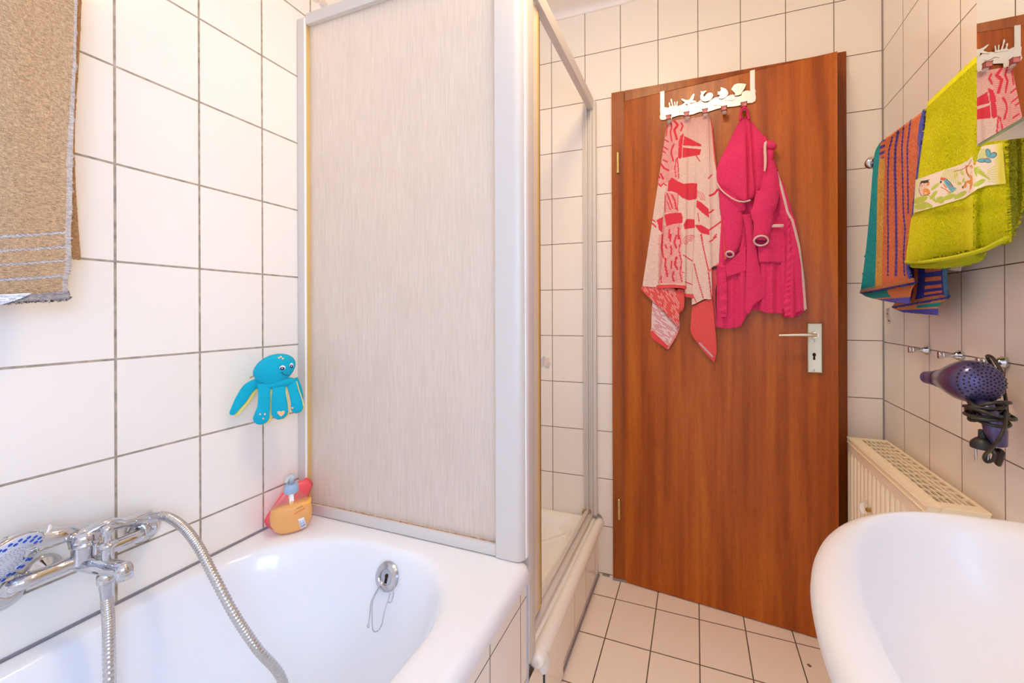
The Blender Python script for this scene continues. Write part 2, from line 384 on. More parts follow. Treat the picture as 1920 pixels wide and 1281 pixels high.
# ================================================================== DOOR
door = empty('door_1', door_pt(0, 0)); door['kind'] = 'structure'
bm = BM()
def fr(x0, x1, z0, z1, d0=-.13, d1=.021):
    c = (bwall((x0+x1)/2, (z0+z1)/2, (d0+d1)/2)); box(bm, c, (x1-x0, abs(d1-d0), z1-z0), (Vector(BD), Vector(-BN), Z3), bev=.002)
fr(.799, .852, .010, 2.041); fr(1.572, 1.628, .0, 2.041); fr(.853, 1.571, 1.988, 2.041)
obj('door_frame', bm, 'wood_frame', door)
bm = BM(); box(bm, bwall(.826, .005, .010), (.056, .024, .010), (Vector(BD), Vector(-BN), Z3)); obj('frame_foot', bm, 'grout', door)
bm = BM(); ax = (Vector(DD), Vector(DN), Z3)
box(bm, door_pt(.37, 1.0, -.0065), (.742, .013, 1.992), ax, bev=.0015); box(bm, door_pt(.37, 1.0, -.0270), (.712, .027, 1.970), ax)
obj('door_leaf', bm, 'wood', door)
for (pxy0, pxy1) in (((1160, 286), (1160, 326)), ((1163, 935), (1163, 974))):
    s, z1 = door_st(*pxy0); s2, z0 = door_st(*pxy1); bm = BM(); r = .0072
    lathe(bm, door_pt(-.012, z0, .004), Z3, [(0, r*.7), (.002, r), ((z1-z0)/2-.001, r), ((z1-z0)/2, r*.85), ((z1-z0)/2+.001, r), (z1-z0-.003, r), (z1-z0, r*.6)], 20)
    obj('hinge', bm, 'brass', door, auto=40)
(s0, z1), (s1, z0) = door_st(1513, 606), door_st(1541, 699)
satin = mat('champagne_anodised_metal', (214, 206, 178), .3, .85)
bm = BM(); box(bm, door_pt((s0+s1)/2, (z0+z1)/2, .0035), (s1-s0, .007, z1-z0), ax, bev=.003, seg=3); hp = obj('handle_plate', bm, satin, door, auto=35)
sc_, zc = door_st(1524, 627); bm = BM()
lathe(bm, door_pt(sc_, zc, .007), DN, [(0, .011), (.006, .011), (.008, .0095), (.045, .0095)], 24)
path = smooth_path([door_pt(sc_+.004, zc, .046), door_pt(sc_-.02, zc, .05), door_pt(sc_-.06, zc-.001, .052), door_pt(sc_-.105, zc-.003, .052)], 6)
tube(bm, path, [.0105-.0045*i/(len(path)-1) for i in range(len(path))], 16, flat=.75); obj('lever', bm, mat('satin_lever', (222, 216, 196), .25, .85), hp, auto=50)
bm = BM(); k0 = door_st(1526, 668); q = [(-.0035, -.012), (.0035, -.012), (.0028, 0), (.0052, .003), (.0052, .008), (.0025, .012), (-.0025, .012), (-.0052, .008), (-.0052, .003), (-.0028, 0)]
prism(bm, [door_pt(k0[0]+a, k0[1]+b, .0072) for a, b in q], DN, .0004); obj('keyhole', bm, 'dark', hp)
for yy in (639, 694):
    s, z = door_st(1525, yy); bm = BM(); lathe(bm, door_pt(s, z, .006), DN, [(0, .0042), (.0016, .0042), (.0022, .003), (.0018, 0)], 16); obj('screw', bm, 'steel', hp, auto=40)

# ================================================================== TUB, APRON
APX = .735
ap = BM(); uvl = ap.loops.layers.uv.new('UVMap')
def apface(q):
    f = ap.faces.new([ap.verts.new(Vector(p)) for p in q])
    for l, p in zip(f.loops, q): l[uvl].uv = ((p[1]-.88)+p[0]*0+20*TW, p[2]-.4265+20*TH)
apface([(APX, Y0, 0), (APX, .925, 0), (APX, .925, .486), (APX, Y0, .486)])
apface([(APX, .925, 0), (APX, 1.709, 0), (APX, 1.709, .206), (APX, .925, .206)])
apface([(APX, .925, .206), (APX-.02, .925, .206), (APX-.02, .925, .486), (APX, .925, .486)])
apface([(APX-.02, Y0, 0), (APX-.02, .925, 0), (APX-.02, .925, .486), (APX-.02, Y0, .486)])
apface([(APX-.02, .925, 0), (APX-.02, 1.709, 0), (APX-.02, 1.709, .206), (APX-.02, .925, .206)])
me = bpy.data.meshes.new('wall_apron'); ap.to_mesh(me); ap.free(); o = link('wall_apron', me, 'tile_apron'); o['kind'] = 'structure'
bm = BM(); box(bm, (APX+.001, .919, .246), (.004, .009, .49), bev=.001); o = obj('trim_3', bm, mat('bluish_edge_profile', (190, 196, 214), .35, .3)); o['kind'] = 'structure'
bm = BM(); box(bm, (APX+.002, 1.31, .004), (.006, .78, .009)); box(bm, bwall(.767, .004, .004), (.030, .006, .006)); o = obj('trim_4', bm, 'grout'); o['kind'] = 'structure'
# the loose inspection tile in the shower apron
bm = BM(); box(bm, (APX+.004, 1.113, .100), (.006, .149, .190), bev=.001); it = obj('inspection_tile', bm, mat('loose_glazed_tile', TILE, .08))
tag(it, 'loose glazed inspection tile standing slightly proud of the shower step front', 'tile')
bm = BM(); box(bm, (APX+.0010, 1.110, .199), (.003, .158, .005)); box(bm, (APX+.0010, 1.0335, .105), (.003, .005, .19)); obj('gap', bm, 'dark', it)  # dark solid strips stand in for the shadow in the tile's gap
bm = BM(); box(bm, (APX+.003, 1.128, .1985), (.006, .014, .009)); obj('clip', bm, mat('tan_clip', (120, 96, 84), .7), it)

tub = thing('bathtub', (.37, .1, .1), 'white enamelled bathtub built in along the left wall behind a tiled front', 'bathtub')
bm = BM(); R = []
def ring(x0, x1, y0, y1, r, z): R.append(rrect(x0, x1, y0, y1, r, z, 12))
ring(.002, .756, -.76, .905, (.030, .006, .006, .03), .488); ring(.002, .757, -.761, .9055, (.030, .006, .006, .03), .500)
ring(.002, .756, -.76, .905, (.03, .006, .006, .03), .512); ring(.004, .749, -.753, .900, (.028, .006, .006, .03), .5215); ring(.010, .738, -.742, .892, (.026, .008, .008, .03), .5255)
ring(.030, .700, -.70, .870, (.10, .06, .06, .1), .5265); ring(.046, .672, -.66, .842, (.20, .24, .2, .2), .526); ring(.054, .660, -.65, .832, (.21, .25, .2, .2), .5225); ring(.060, .650, -.64, .824, (.21, .25, .2, .2), .512)
ring(.068, .642, -.62, .816, (.21, .25, .2, .2), .49); ring(.086, .622, -.56, .796, (.20, .24, .2, .2), .42); ring(.115, .592, -.48, .765, (.19, .22, .2, .2), .30); ring(.140, .565, -.42, .735, (.17, .2, .2, .2), .19)
ring(.165, .540, -.38, .705, (.15, .18, .18, .18), .145); ring(.22, .48, -.32, .62, (.12, .12, .12, .12), .128); ring(.33, .37, -.1, .3, (.015, .015, .015, .015), .124)
loft(bm, R, False, True); tb = obj('basin', bm, 'enamel', tub, smooth=True); subsurf(tb, 1)
# overflow rosette with plug chain on the sloping end of the tub
oc = Vector((.405, .8105, .4655)); on = Vector((0, -.965, .262)).normalized(); ou = X3.copy(); ov = on.cross(ou)
bm = BM(); lathe(bm, oc-on*.004, on, [(0, .034), (.008, .034), (.0125, .031), (.014, .027), (.0155, .020), (.0135, .0175), (.010, .0165), (.0095, .004), (.0095, 0)], 48); of = obj('overflow_cover', bm, 'steel', tub, auto=32)
bm = BM(); lathe(bm, oc+on*.0055+ov*.002, on, [(0, .0048), (.001, .0048), (.001, 0)], 20); box(bm, oc+on*.0062-ov*.008, (.006, .012, .002), (ou, ov, on)); obj('overflow_hole', bm, 'dark', of)
def chain(name, pts, parent, r=.0011, pitch=.0032):
    P = smooth_path(pts, 12); bm = BM(); acc = 0; last = P[0]; k = 0
    for a, b in zip(P[:-1], P[1:]):
        acc += (b-a).length
        if acc >= pitch:
            acc = 0; t = (b-a).normalized(); s1 = t.cross(Y3 if k % 2 else X3)
            if s1.length < .1: s1 = t.cross(Z3)
            s1.normalize(); k += 1; ringp = []
            for q in range(9):
                an = 2*math.pi*q/8; ringp.append(b+t*math.cos(an)*.0024+s1*math.sin(an)*.0013)
            tube(bm, ringp, .0007, 5, cap=False)
    return obj(name, bm, 'steel', parent, smooth=True)
pw = lambda x, z: Vector((x, .803-(.512-z)*.27+.02-.0, z))+on*.012-Vector((0, .012, 0))
c1 = [oc+on*.011-ov*.020+ou*-.012, pw(.387, .42), pw(.388, .40), pw(.39, .375)]
c2 = [oc+on*.011-ov*.021+ou*-.011, pw(.391, .42), pw(.396, .39), pw(.405, .3655), pw(.418, .366), pw(.427, .38), pw(.43, .41), oc+on*.008-ov*.030+ou*.021]
c3 = [oc+on*.006+ou*.032-ov*.004, pw(.445, .455), pw(.447, .445), pw(.444, .430), pw(.436, .428)]
for c in (c1, c2, c3): chain('chain', c, tub)
bm = BM(); rp = [pw(.3895, .370)+Vector((math.cos(a)*.003, 0, math.sin(a)*.0045)) for a in [2*math.pi*k/12 for k in range(13)]]; tube(bm, rp, .001, 6, cap=False); obj('chain_ring', bm, 'steel', tub, smooth=True)

# ================================================================== SHOWER
tray = thing('shower_tray', (.37, 1.3, .2), 'white shower tray with a rounded rim behind the tub end', 'shower tray')
bm = BM(); R = []
for x0, x1, y0, y1, r, z in ((.004, .728, .93, 1.700, .01, .20), (.004, .728, .93, 1.7, .01, .243), (.008, .724, .934, 1.696, .012, .2495), (.05, .672, .98, 1.655, .05, .2505), (.062, .660, .992, 1.640, .07, .246), (.075, .648, 1.005, 1.625, .08, .225), (.095, .628, 1.025, 1.60, .09, .165), (.14, .58, 1.07, 1.55, .1, .145), (.33, .4, 1.28, 1.34, .02, .138)): R.append(rrect(x0, x1, y0, y1, r, z, 8))
loft(bm, R, True, True); t_ = obj('basin', bm, mat('tray_acrylic', (244, 242, 236), .14), tray, smooth=True); subsurf(t_, 1)
bm = BM()
P = [Vector((.743, y, .234)) for y in (.952, .955, .965, 1.1, 1.3, 1.5, 1.66, 1.690, 1.698)]; tube(bm, P, [.008, .017, .0215, .0215, .0215, .0215, .0215, .019, .012], 24); obj('rim', bm, mat('yellowed_white_rim', (244, 240, 232), .14), tray, auto=60)
bm = BM(); lathe(bm, (.757, .978, .221), Vector((.9, -.3, .1)), [(-.006, .018), (0, .0195), (.006, .017), (.009, .010), (.0095, 0)], 28, sx=1.5); obj('end_cap', bm, 'plastic_white', tray, auto=50)
for c, s in (((.741, 1.700, .236), .01),):
    bm = BM(); rr = [Vector((.722+.026*math.cos(a)+.006, 1.7035, .228+.030*math.sin(a))) for a in [math.radians(q) for q in range(-60, 121, 15)]]; tube(bm, rr, .0028, 8); obj('silicone_joint', bm, 'grout', tray, smooth=True)

enc = thing('shower_screen', (.37, .9, .527), 'shower enclosure of matt aluminium rails with one milky ribbed acrylic pane', 'shower enclosure')
def bar(name, x0, x1, y0, y1, z0, z1, m='alu', bev=.002, par=None, seg=2):
    b = BM(); box(b, ((x0+x1)/2, (y0+y1)/2, (z0+z1)/2), (x1-x0, y1-y0, z1-z0), bev=bev, seg=seg); return obj(name, b, m, par or enc, auto=35)
ZT = 2.030
bar('wall_profile', .001, .033, .887, .915, .527, 2.010)
bar('wall_profile_highlight', .033, .037, .883, .915, .528, 2.004, mat('bright_lip', (250, 246, 240), .25))  # bright strip paints the highlight along the side of the profile
bar('pane_seal', .037, .0395, .888, .912, .530, 1.985, 'seal', .001)
bar('top_rail', .037, .668, .886, .914, 1.985, 2.018)
bar('bottom_rail', .0415, .667, .884, .914, .5275, .556)
bm = BM()
rr2 = random.Random(3); xs = [.045+.62*k/60 for k in range(61)]
tube(bm, [Vector((x, .892, .557+rr2.uniform(-.0004, .0006))) for x in xs], [.0014+rr2.uniform(-.0004, .0007) for x in xs], 6); obj('pane_silicone', bm, 'rust', enc, smooth=True)
bm = BM()
loft(bm, [rrect(.668, .741, .880, .916, (.004, .004, .004, .022), z, 6) for z in (.5275, ZT)], True, True); obj('corner_post', bm, 'alu', enc, auto=35)
bar('corner_post_lip', .7405, .744, .898, .917, .53, ZT, mat('bright_lip_2', (248, 246, 244), .25), .001)
bar('side_profile', .712, .742, .9185, .957, .2575, ZT)
bar('door_stile', .696, .712, .958, 1.066, .285, 1.978, mat('cream_stile', (232, 220, 200), .4))
bar('door_seal', .698, .710, 1.0665, 1.088, .285, 1.970, 'dark_seal', .003)
bar('door_seal_edge', .7005, .7135, 1.058, 1.072, .285, 1.976, 'seal', .002)
bar('door_top_rail', .700, .7235, .957, 1.690, 1.982, 2.030)
bm = BM(); lathe(bm, (.703, 1.045, 1.975), (0, 0, 1), [(0, .008), (.003, .010), (.010, .010), (.013, .006), (.0135, 0)], 16); obj('roller_cap', bm, mat('cream_cap', (240, 226, 190), .4), enc, auto=50)
bar('door_bottom_rail', .683, .7165, .957, 1.690, .2515, .268)
bar('door_bottom_track', .684, .699, .957, 1.690, .268, .279)
for k, (x0, x1, y0) in enumerate(((.675, .690, 1.688), (.690, .697, 1.676), (.697, .712, 1.684), (.712, .718, 1.672), (.718, .733, 1.680))): bar('far_profile', x0, x1, y0, 1.703, .262, 2.018, bev=.0015)
bm = BM(); rr3 = random.Random(5)
for k in range(26): box(bm, (.688+rr3.uniform(-.014, .03), 1.684+rr3.uniform(-.012, .008), .271+rr3.uniform(-.006, .010)), (rr3.uniform(.003, .009),)*3, bev=.001)
obj('flaking_sealant', bm, 'rust', enc, auto=50)
bm = BM()
for k in range(10): box(bm, (.699+rr3.uniform(-.006, .006), 1.080+rr3.uniform(-.01, .01), .283+rr3.uniform(-.002, .008)), (rr3.uniform(.003, .006),)*3, bev=.001)
obj('stained_sealant', bm, 'dark_seal', enc, auto=50)
# the pane: milky, vertically fibrous, vague shapes show through
pm = bpy.data.materials.new('milky_ribbed_acrylic'); pm.use_nodes = True; t = pm.node_tree; out = t.nodes['Material Output']; t.nodes.remove(t.nodes['Principled BSDF'])
tc = nd(pm, 'ShaderNodeTexCoord'); mp = nd(pm, 'ShaderNodeMapping'); mp.inputs['Scale'].default_value = (1, 1, .035)
n1 = nd(pm, 'ShaderNodeTexNoise', i_Scale=420, i_Detail=2); n1.inputs['Distortion'].default_value = .15
ln(pm, tc.outputs['Object'], mp.inputs[0]); ln(pm, mp.outputs[0], n1.inputs['Vector'])
n3 = nd(pm, 'ShaderNodeTexNoise', i_Scale=9, i_Detail=2); mp3 = nd(pm, 'ShaderNodeMapping'); mp3.inputs['Scale'].default_value = (1, 1, .5)
ln(pm, tc.outputs['Object'], mp3.inputs[0]); ln(pm, mp3.outputs[0], n3.inputs['Vector'])
bp = nd(pm, 'ShaderNodeBump', i_Strength=.22, i_Distance=.0007); ln(pm, n1.outputs['Fac'], bp.inputs['Height'])
rp_ = nd(pm, 'ShaderNodeValToRGB'); rp_.color_ramp.elements[0].position = .28; rp_.color_ramp.elements[0].color = rgba((244, 237, 228)); rp_.color_ramp.elements[1].position = .58; rp_.color_ramp.elements[1].color = rgba((252, 246, 238)); nm_ = nd(pm, 'ShaderNodeMath', operation='MULTIPLY_ADD'); nm_.inputs[1].default_value = .5; ln(pm, n3.outputs['Fac'], nm_.inputs[0]); ma_ = nd(pm, 'ShaderNodeMath', operation='MULTIPLY'); ma_.inputs[1].default_value = .6; ln(pm, n1.outputs['Fac'], ma_.inputs[0]); ln(pm, ma_.outputs[0], nm_.inputs[2]); ln(pm, nm_.outputs[0], rp_.inputs[0])
df = nd(pm, 'ShaderNodeBsdfDiffuse'); tl = nd(pm, 'ShaderNodeBsdfTranslucent'); rf = nd(pm, 'ShaderNodeBsdfTransparent'); gl = nd(pm, 'ShaderNodeBsdfGlossy', i_Roughness=.35)
for q in (df, tl): ln(pm, rp_.outputs[0], q.inputs['Color'])
rf.inputs['Color'].default_value = (1, .99, .97, 1)
for q in (df, tl, gl): ln(pm, bp.outputs[0], q.inputs['Normal'])
m1 = nd(pm, 'ShaderNodeMixShader'); m1.inputs[0].default_value = .42; ln(pm, df.outputs[0], m1.inputs[1]); ln(pm, tl.outputs[0], m1.inputs[2])
m2 = nd(pm, 'ShaderNodeMixShader'); fm_ = nd(pm, 'ShaderNodeMapRange'); fm_.inputs['From Min'].default_value = .35; fm_.inputs['From Max'].default_value = .65; fm_.inputs['To Min'].default_value = .33; fm_.inputs['To Max'].default_value = .45; ln(pm, n1.outputs['Fac'], fm_.inputs['Value']); ln(pm, fm_.outputs[0], m2.inputs[0]); ln(pm, m1.outputs[0], m2.inputs[1]); ln(pm, rf.outputs[0], m2.inputs[2])
m3 = nd(pm, 'ShaderNodeMixShader'); m3.inputs[0].default_value = .05; ln(pm, m2.outputs[0], m3.inputs[1]); ln(pm, gl.outputs[0], m3.inputs[2]); ln(pm, m3.outputs[0], out.inputs[0])
bm = BM(); box(bm, (.353, .900, 1.27), (.632, .003, 1.43)); obj('pane', bm, pm, enc)

# ================================================================== WASHBASIN
wb = thing('washbasin', (1.47, .39, 0), 'white ceramic washbasin on the right wall with an oval bowl', 'washbasin')
def oval(cx, cy, al, ar, b, pl, pr_, z, n=72):
    out = []
    for k in range(n):
        a = 2*math.pi*k/n; c, s = math.cos(a), math.sin(a); p = pr_ if c > 0 else pl; A = ar if c > 0 else al
        out.append(Vector((cx+A*math.copysign(abs(c)**(2/p), c), cy+b*math.copysign(abs(s)**(2/p), s), z)))
    return out
def O(d, z): return oval(1.47, .39, .245-d, .237, .329-d, 2.1, 5, z)
bm = BM()
R = [oval(1.60, .39, .13, .10, .13, 2, 4, .66), oval(1.57, .39, .20, .14, .20, 2, 4, .70), oval(1.51, .39, .24, .20, .28, 2, 5, .76), O(.016, .800), O(.004, .815), O(0, .830), O(.003, .842), O(.009, .8475), O(.017, .8503),
     oval(1.447, .39, .189, .18, .3060, 2.1, 2.6, .8500), oval(1.436, .39, .166, .168, .2990, 2.1, 2.4, .8450), oval(1.432, .39, .158, .163, .293, 2.1, 2.3, .8360), oval(1.432, .39, .150, .158, .283, 2.1, 2.3, .815),
     oval(1.436, .39, .136, .146, .262, 2.1, 2.2, .770), oval(1.44, .39, .110, .125, .215, 2, 2, .728), oval(1.45, .39, .065, .07, .12, 2, 2, .703), oval(1.455, .39, .022, .022, .022, 2, 2, .699)]
loft(bm, R, True, True); o = obj('bowl', bm, 'ceramic', wb, smooth=True); subsurf(o, 1)
bm = BM(); loft(bm, [oval(1.61, .39, a, .085, b, 2, 4, z) for a, b, z in ((.11, .12, .0), (.10, .10, .05), (.085, .08, .4), (.10, .10, .675))], True, True); obj('pedestal', bm, 'ceramic', wb, auto=50)
bm = BM(); lathe(bm, (1.455, .39, .6995), Z3, [(0, .022), (.003, .021), (.0035, .016), (.002, .015), (.002, 0)], 28); obj('drain', bm, 'chrome', wb, auto=40)

# ================================================================== RADIATOR
rad = thing('radiator', rwall(1.4, 0, .07), 'cream panel radiator with a grille top under the towels', 'radiator')
RA = (Vector(RD), Vector(RN), Z3)
ya, yb, zt, zb = 1.652, 1.125, .695, .14
def rbox(bm, y0, y1, o0, o1, z0, z1, bev=0): box(bm, rwall((y0+y1)/2, (z0+z1)/2, (o0+o1)/2), (abs(y1-y0), abs(o1-o0), abs(z1-z0)), RA, bev=bev)
bm = BM(); N = 16; prof = []
rib = (ya-yb-.03)/N
for k in range(N*8+1):
    f = k/8; d = .5-.5*math.cos(2*math.pi*f); prof.append((ya-.015-f*rib, .118+.010*min(1, d*1.6)))
rings = []
for z, s in ((zb, 0), (zb+.02, 0), (zb+.035, 1), (zt-.065, 1), (zt-.045, 0), (zt-.012, 0)):
    rings.append([rwall(y, z, .127 if not s else o_) for y, o_ in [(ya-.002, .127)]+prof+[(yb+.002, .127)]])
loft(bm, rings, closed=False); o = obj('front_panel', bm, 'radiator', rad); sm = o.modifiers.new('t', 'SOLIDIFY'); sm.thickness = .002; sm.offset = 0
bm = BM(); rbox(bm, ya, yb, .104, .1285, zt-.016, zt-.001, .003); rbox(bm, ya-.001, yb+.001, .124, .1275, zt-.04, zt-.012, .001); obj('front_edge', bm, 'radiator', rad, auto=40)
bm = BM(); rbox(bm, ya-.003, yb+.003, .024, .040, zb, zt-.02, .002); rbox(bm, ya-.003, yb+.003, .098, .104, zb, zt-.03); obj('back_panel', bm, 'radiator', rad)
for y in (ya, yb+.003):
    bm = BM(); rbox(bm, y, y-.003, .022, .128, zb+.02, zt-.002, .001); obj('side_panel', bm, 'radiator', rad)
bm = BM(); rbox(bm, ya-.001, ya-.022, .022, .104, zt-.003, zt); rbox(bm, yb+.001, yb+.032, .022, .104, zt-.003, zt); rbox(bm, ya, yb, .020, .028, zt-.003, zt+.0004); rbox(bm, ya, yb, .0965, .105, zt-.003, zt+.0004)
n = 13
for k in range(1, n):
    y = ya-.022-(ya-yb-.054)*k/n; rbox(bm, y-.0015, y+.0015, .026, .100, zt-.004, zt)
for k in range(1, 6): o_ = .028+(.0965-.028)*k/6; rbox(bm, ya-.02, yb+.03, o_-.0013, o_+.0013, zt-.006, zt-.001)
obj('top_grille', bm, 'radiator', rad)
bm = BM(); nf = 60
for k in range(nf+1):
    y = ya-.01-(ya-yb-.02)*k/nf; rbox(bm, y-.0008, y+.0008, .042, .062, zb+.02, zt-.05); rbox(bm, y-.0008, y+.0008, .076, .096, zb+.02, zt-.05)
obj('convector_fins', bm, 'radiator_in', rad)
bm = BM(); v = rwall(1.46, .545, .140)
tube(bm, [rwall(1.47, .553, .130), rwall(1.458, .548, .146), rwall(1.44, .540, .152), rwall(1.425, .534, .152)], [.004, .006, .007, .004], 12, flat=.5); va = obj('valve_tab', bm, 'plastic_white', rad, smooth=True)
bm = BM(); lathe(bm, rwall(1.445, .538, .128), RN, [(0, .007), (.010, .007), (.012, .004)], 6); obj('valve_nut', bm, 'brass', rad)

# ================================================================== MIRROR CABINET
cab = thing('mirror_cabinet', rwall(.5, 1.4, .1), 'mirror fronted bathroom cabinet hanging on the right wall above the washbasin', 'cabinet')
cz, cy1, cy0, co = 1.3755, .815, .16, .190
def rbox(bm, y0, y1, o0, o1, z0, z1, bev=0): box(bm, (1.7205-(o0+o1)/2, (y0+y1)/2, (z0+z1)/2), (abs(o1-o0), abs(y1-y0), abs(z1-z0)), None, bev=bev)
bm = BM(); rbox(bm, cy1-.004, cy0, .009, co-.006, cz+.003, 2.02, .001); body = obj('body', bm, mat('cabinet_white', (232, 226, 216), .35), cab)
bm = BM(); rbox(bm, cy1, cy0, co-.0055, co-.0012, cz, 2.022, .0005); dm = obj('door', bm, mat('mirror_glass_edge', (150, 176, 140), .15), cab)
bm = BM(); rbox(bm, cy1-.0028, cy0+.003, co-.0014, co, cz+.0015, 2.0205); obj('mirror', bm, 'mirror', dm)
bm = BM(); rbox(bm, cy1-.02, cy0, .05, .052, cz+.0015, cz+.0035); obj('seam', bm, mat('seam_grey', (190, 180, 165), .6), cab)
bm = BM(); kp = Vector((1.7205-co+.022, .745, cz-.016)); lathe(bm, kp, Z3, [(0, .0045), (.001, .0058), (.019, .0058)], 20); obj('knob', bm, 'steel', cab, auto=40)

# ================================================================== MARKS LAID ON CURVED SURFACES
from mathutils.bvhtree import BVHTree
def bvh_of(obs):
    vs, fs = [], []
    for o in obs:
        k = len(vs); vs += [v.co.copy() for v in o.data.vertices]; fs += [[i+k for i in p.vertices] for p in o.data.polygons]
    return BVHTree.FromPolygons(vs, fs)
def on_surface(bv, px, py, lift=.0006, fallback=None):
    d = Vector(rays(px, py)).normalized(); h, n, i, dist = bv.ray_cast(Vector(CAM), d)
    if h is None: return fallback
    if n.dot(d) > 0: n = -n
    return h+n*lift
def mark(name, bv, outline, m, parent, lift=.0006, th=.0006):
    """thin stitched or printed patch whose outline follows the surface below it"""
    P = [on_surface(bv, x, y, lift) for x, y in outline]; P = [p for p in P if p is not None]
    if len(P) < 3: return None
    c = sum(P, Vector())/len(P); bm = BM(); n = (Vector(CAM)-c).normalized()
    A = [bm.verts.new(p) for p in P]; cv = bm.verts.new(on_surface(bv, sum(x for x, y in outline)/len(outline), sum(y for x, y in outline)/len(outline), lift) or c)
    B = [bm.verts.new(p-n*th) for p in P]
    for k in range(len(A)):
        k2 = (k+1) % len(A); bm.faces.new((cv, A[k], A[k2])); bm.faces.new((A[k], B[k], B[k2], A[k2]))
    return obj(name, bm, m, parent)
def circ(cx, cy, rx, ry=None, n=16, ang=0):
    ry = ry or rx; c, s = math.cos(math.radians(ang)), math.sin(math.radians(ang))
    return [(cx+rx*math.cos(t)*c-ry*math.sin(t)*s, cy+rx*math.cos(t)*s+ry*math.sin(t)*c) for t in [2*math.pi*k/n for k in range(n)]]
def stroke(name, bv, pts, w, m, parent, lift=.0006):
    P = [on_surface(bv, x, y, lift) for x, y in pts]; P = [p for p in P if p is not None]
    if len(P) < 2: return None
    bm = BM(); tube(bm, P, w, 6); return obj(name, bm, m, parent, smooth=True)
def L(px, py, x): return Vector(at(np.array([float(px)]), np.array([float(py)]), (x, 0, 0), (1, 0, 0))[0])

# ================================================================== BATH MIXER AND HAND SHOWER
mx_ = thing('bath_mixer', (0, .41, .677), 'chrome bath mixer with a long lever and short spout on the left wall', 'bath mixer')
MX, MZ = .072, .674
pL, pR = L(38, 1094, MX), L(262, 1006, MX); pL.z = pR.z = MZ
cy = L(158, 1030, .075).y
wL, wR = L(0, 1112, 0.0), L(268, 990, 0.0)
bm = BM()
tube(bm, smooth_path([pL+Vector((-.022, -.006, -.012)), pL+Vector((-.006, -.004, -.002)), pL+Vector((0, .008, 0)), pL+Vector((0, .03, 0)), Vector((MX, cy-.03, MZ)), Vector((MX+.002, cy, MZ+.002)), Vector((MX, cy+.03, MZ)), pR+Vector((0, -.012, 0)), pR+Vector((-.004, 0, 0)), pR+Vector((-.02, .004, 0))], 8), .0118, 24)
obj('body', bm, 'chrome', mx_, smooth=True)
for wp, pe, k in ((wL, pL+Vector((-.022, -.006, -.012)), 0), (wR, pR+Vector((-.02, .004, 0)), 1)):
    bm = BM(); tube(bm, smooth_path([wp+Vector((.012, 0, 0)), wp.lerp(pe, .5), pe], 6), .012, 24); ax_ = (pe-wp).normalized()
    for t_ in (.55, .72, .86): lathe(bm, wp.lerp(pe, t_)-ax_*.004, ax_, [(0, .012), (.001, .0150), (.006, .0150), (.007, .012)], 32)
    obj('union', bm, 'chrome', mx_, auto=50)
    bm = BM(); lathe(bm, wp+Vector((.0005, 0, 0)), X3, [(0, .031), (.003, .031), (.008, .026), (.014, .018), (.022, .015), (.023, .012)], 40); obj('rosette', bm, 'chrome', mx_, auto=60)
bm = BM(); lathe(bm, L(80, 1064, 0)+Vector((.0005, 0, 0)), X3, [(0, .023), (.003, .023), (.01, .019), (.02, .010), (.024, .008), (.024, 0)], 36); obj('rosette', bm, 'chrome', mx_, auto=60)
# cartridge, lever
cb = Vector((.078, cy, MZ-.008))
bm = BM(); lathe(bm, cb, Z3, [(0, .010), (.004, .0175), (.034, .0180), (.036, .0205), (.040, .0205), (.042, .0185), (.044, .0215), (.052, .0215), (.060, .0175), (.064, .009), (.065, 0)], 40); obj('cartridge', bm, 'chrome', mx_, auto=50)
lp = [cb+Vector((0, -.012, .053)), cb+Vector((.004, .004, .060)), cb+Vector((.012, .030, .066)), L(232, 977, .085), L(258, 967, .085), L(281, 958.5, .085)]
P = smooth_path(lp, 8); n_ = len(P); bm = BM()
rr_ = [.009+.0055*math.sin(math.pi*min(1, i/(n_*.45))) if i < n_*.45 else .0105-.003*(i-n_*.45)/(n_*.55) for i in range(n_)]
tube(bm, P, rr_, 20, flat=.42, flat_dir=Z3); obj('lever', bm, 'chrome', mx_, smooth=True)
# diverter on the spout
dv = L(202, 1056, .118)
bm = BM(); lathe(bm, dv, Z3, [(0, .0085), (.028, .0085), (.030, .0125), (.034, .0145), (.037, .0130), (.039, .006), (.050, .0045), (.056, .0075), (.064, .0078), (.068, .005), (.0685, 0)], 32); obj('diverter_knob', bm, 'chrome', mx_, auto=55)
sp = [Vector((MX, cy, MZ-.006)), Vector((.10, cy+.004, MZ-.008)), L(204, 1064, .125), L(226, 1068, .152), L(232, 1073, .160)]
P = smooth_path(sp, 8); bm = BM(); tube(bm, P, [.0155-.0035*i/len(P) for i in range(len(P))], 24); lathe(bm, sp[-1]+Vector((0, 0, .004)), (.1, 0, -1), [(-.014, .004), (-.010, .010), (-.003, .0128), (.006, .0128), (.016, .0118), (.016, .009), (.012, .008), (.012, 0)], 32); obj('spout', bm, 'chrome', mx_, smooth=True)
on_ = L(200, 1082, .112)
bm = BM(); lathe(bm, on_+Vector((0, 0, .012)), (0, 0, -1), [(0, .009), (.006, .0135), (.020, .0135), (.022, .0105), (.030, .0105)], 28); obj('hose_outlet', bm, 'chrome', mx_, auto=50)
bm = BM(); cr_ = Vector((.052, cy+.012, MZ+.012)); tube(bm, [cr_, cr_+Vector((-.004, 0, .012)), cr_+Vector((-.004, 0, .02))], .009, 16); tube(bm, [cr_+Vector((-.022, 0, .030)), cr_+Vector((-.018, 0, .021)), cr_+Vector((-.004, 0, .017)), cr_+Vector((.012, 0, .021)), cr_+Vector((.015, 0, .028))], .0045, 12); obj('cradle', bm, 'chrome', mx_, smooth=True)

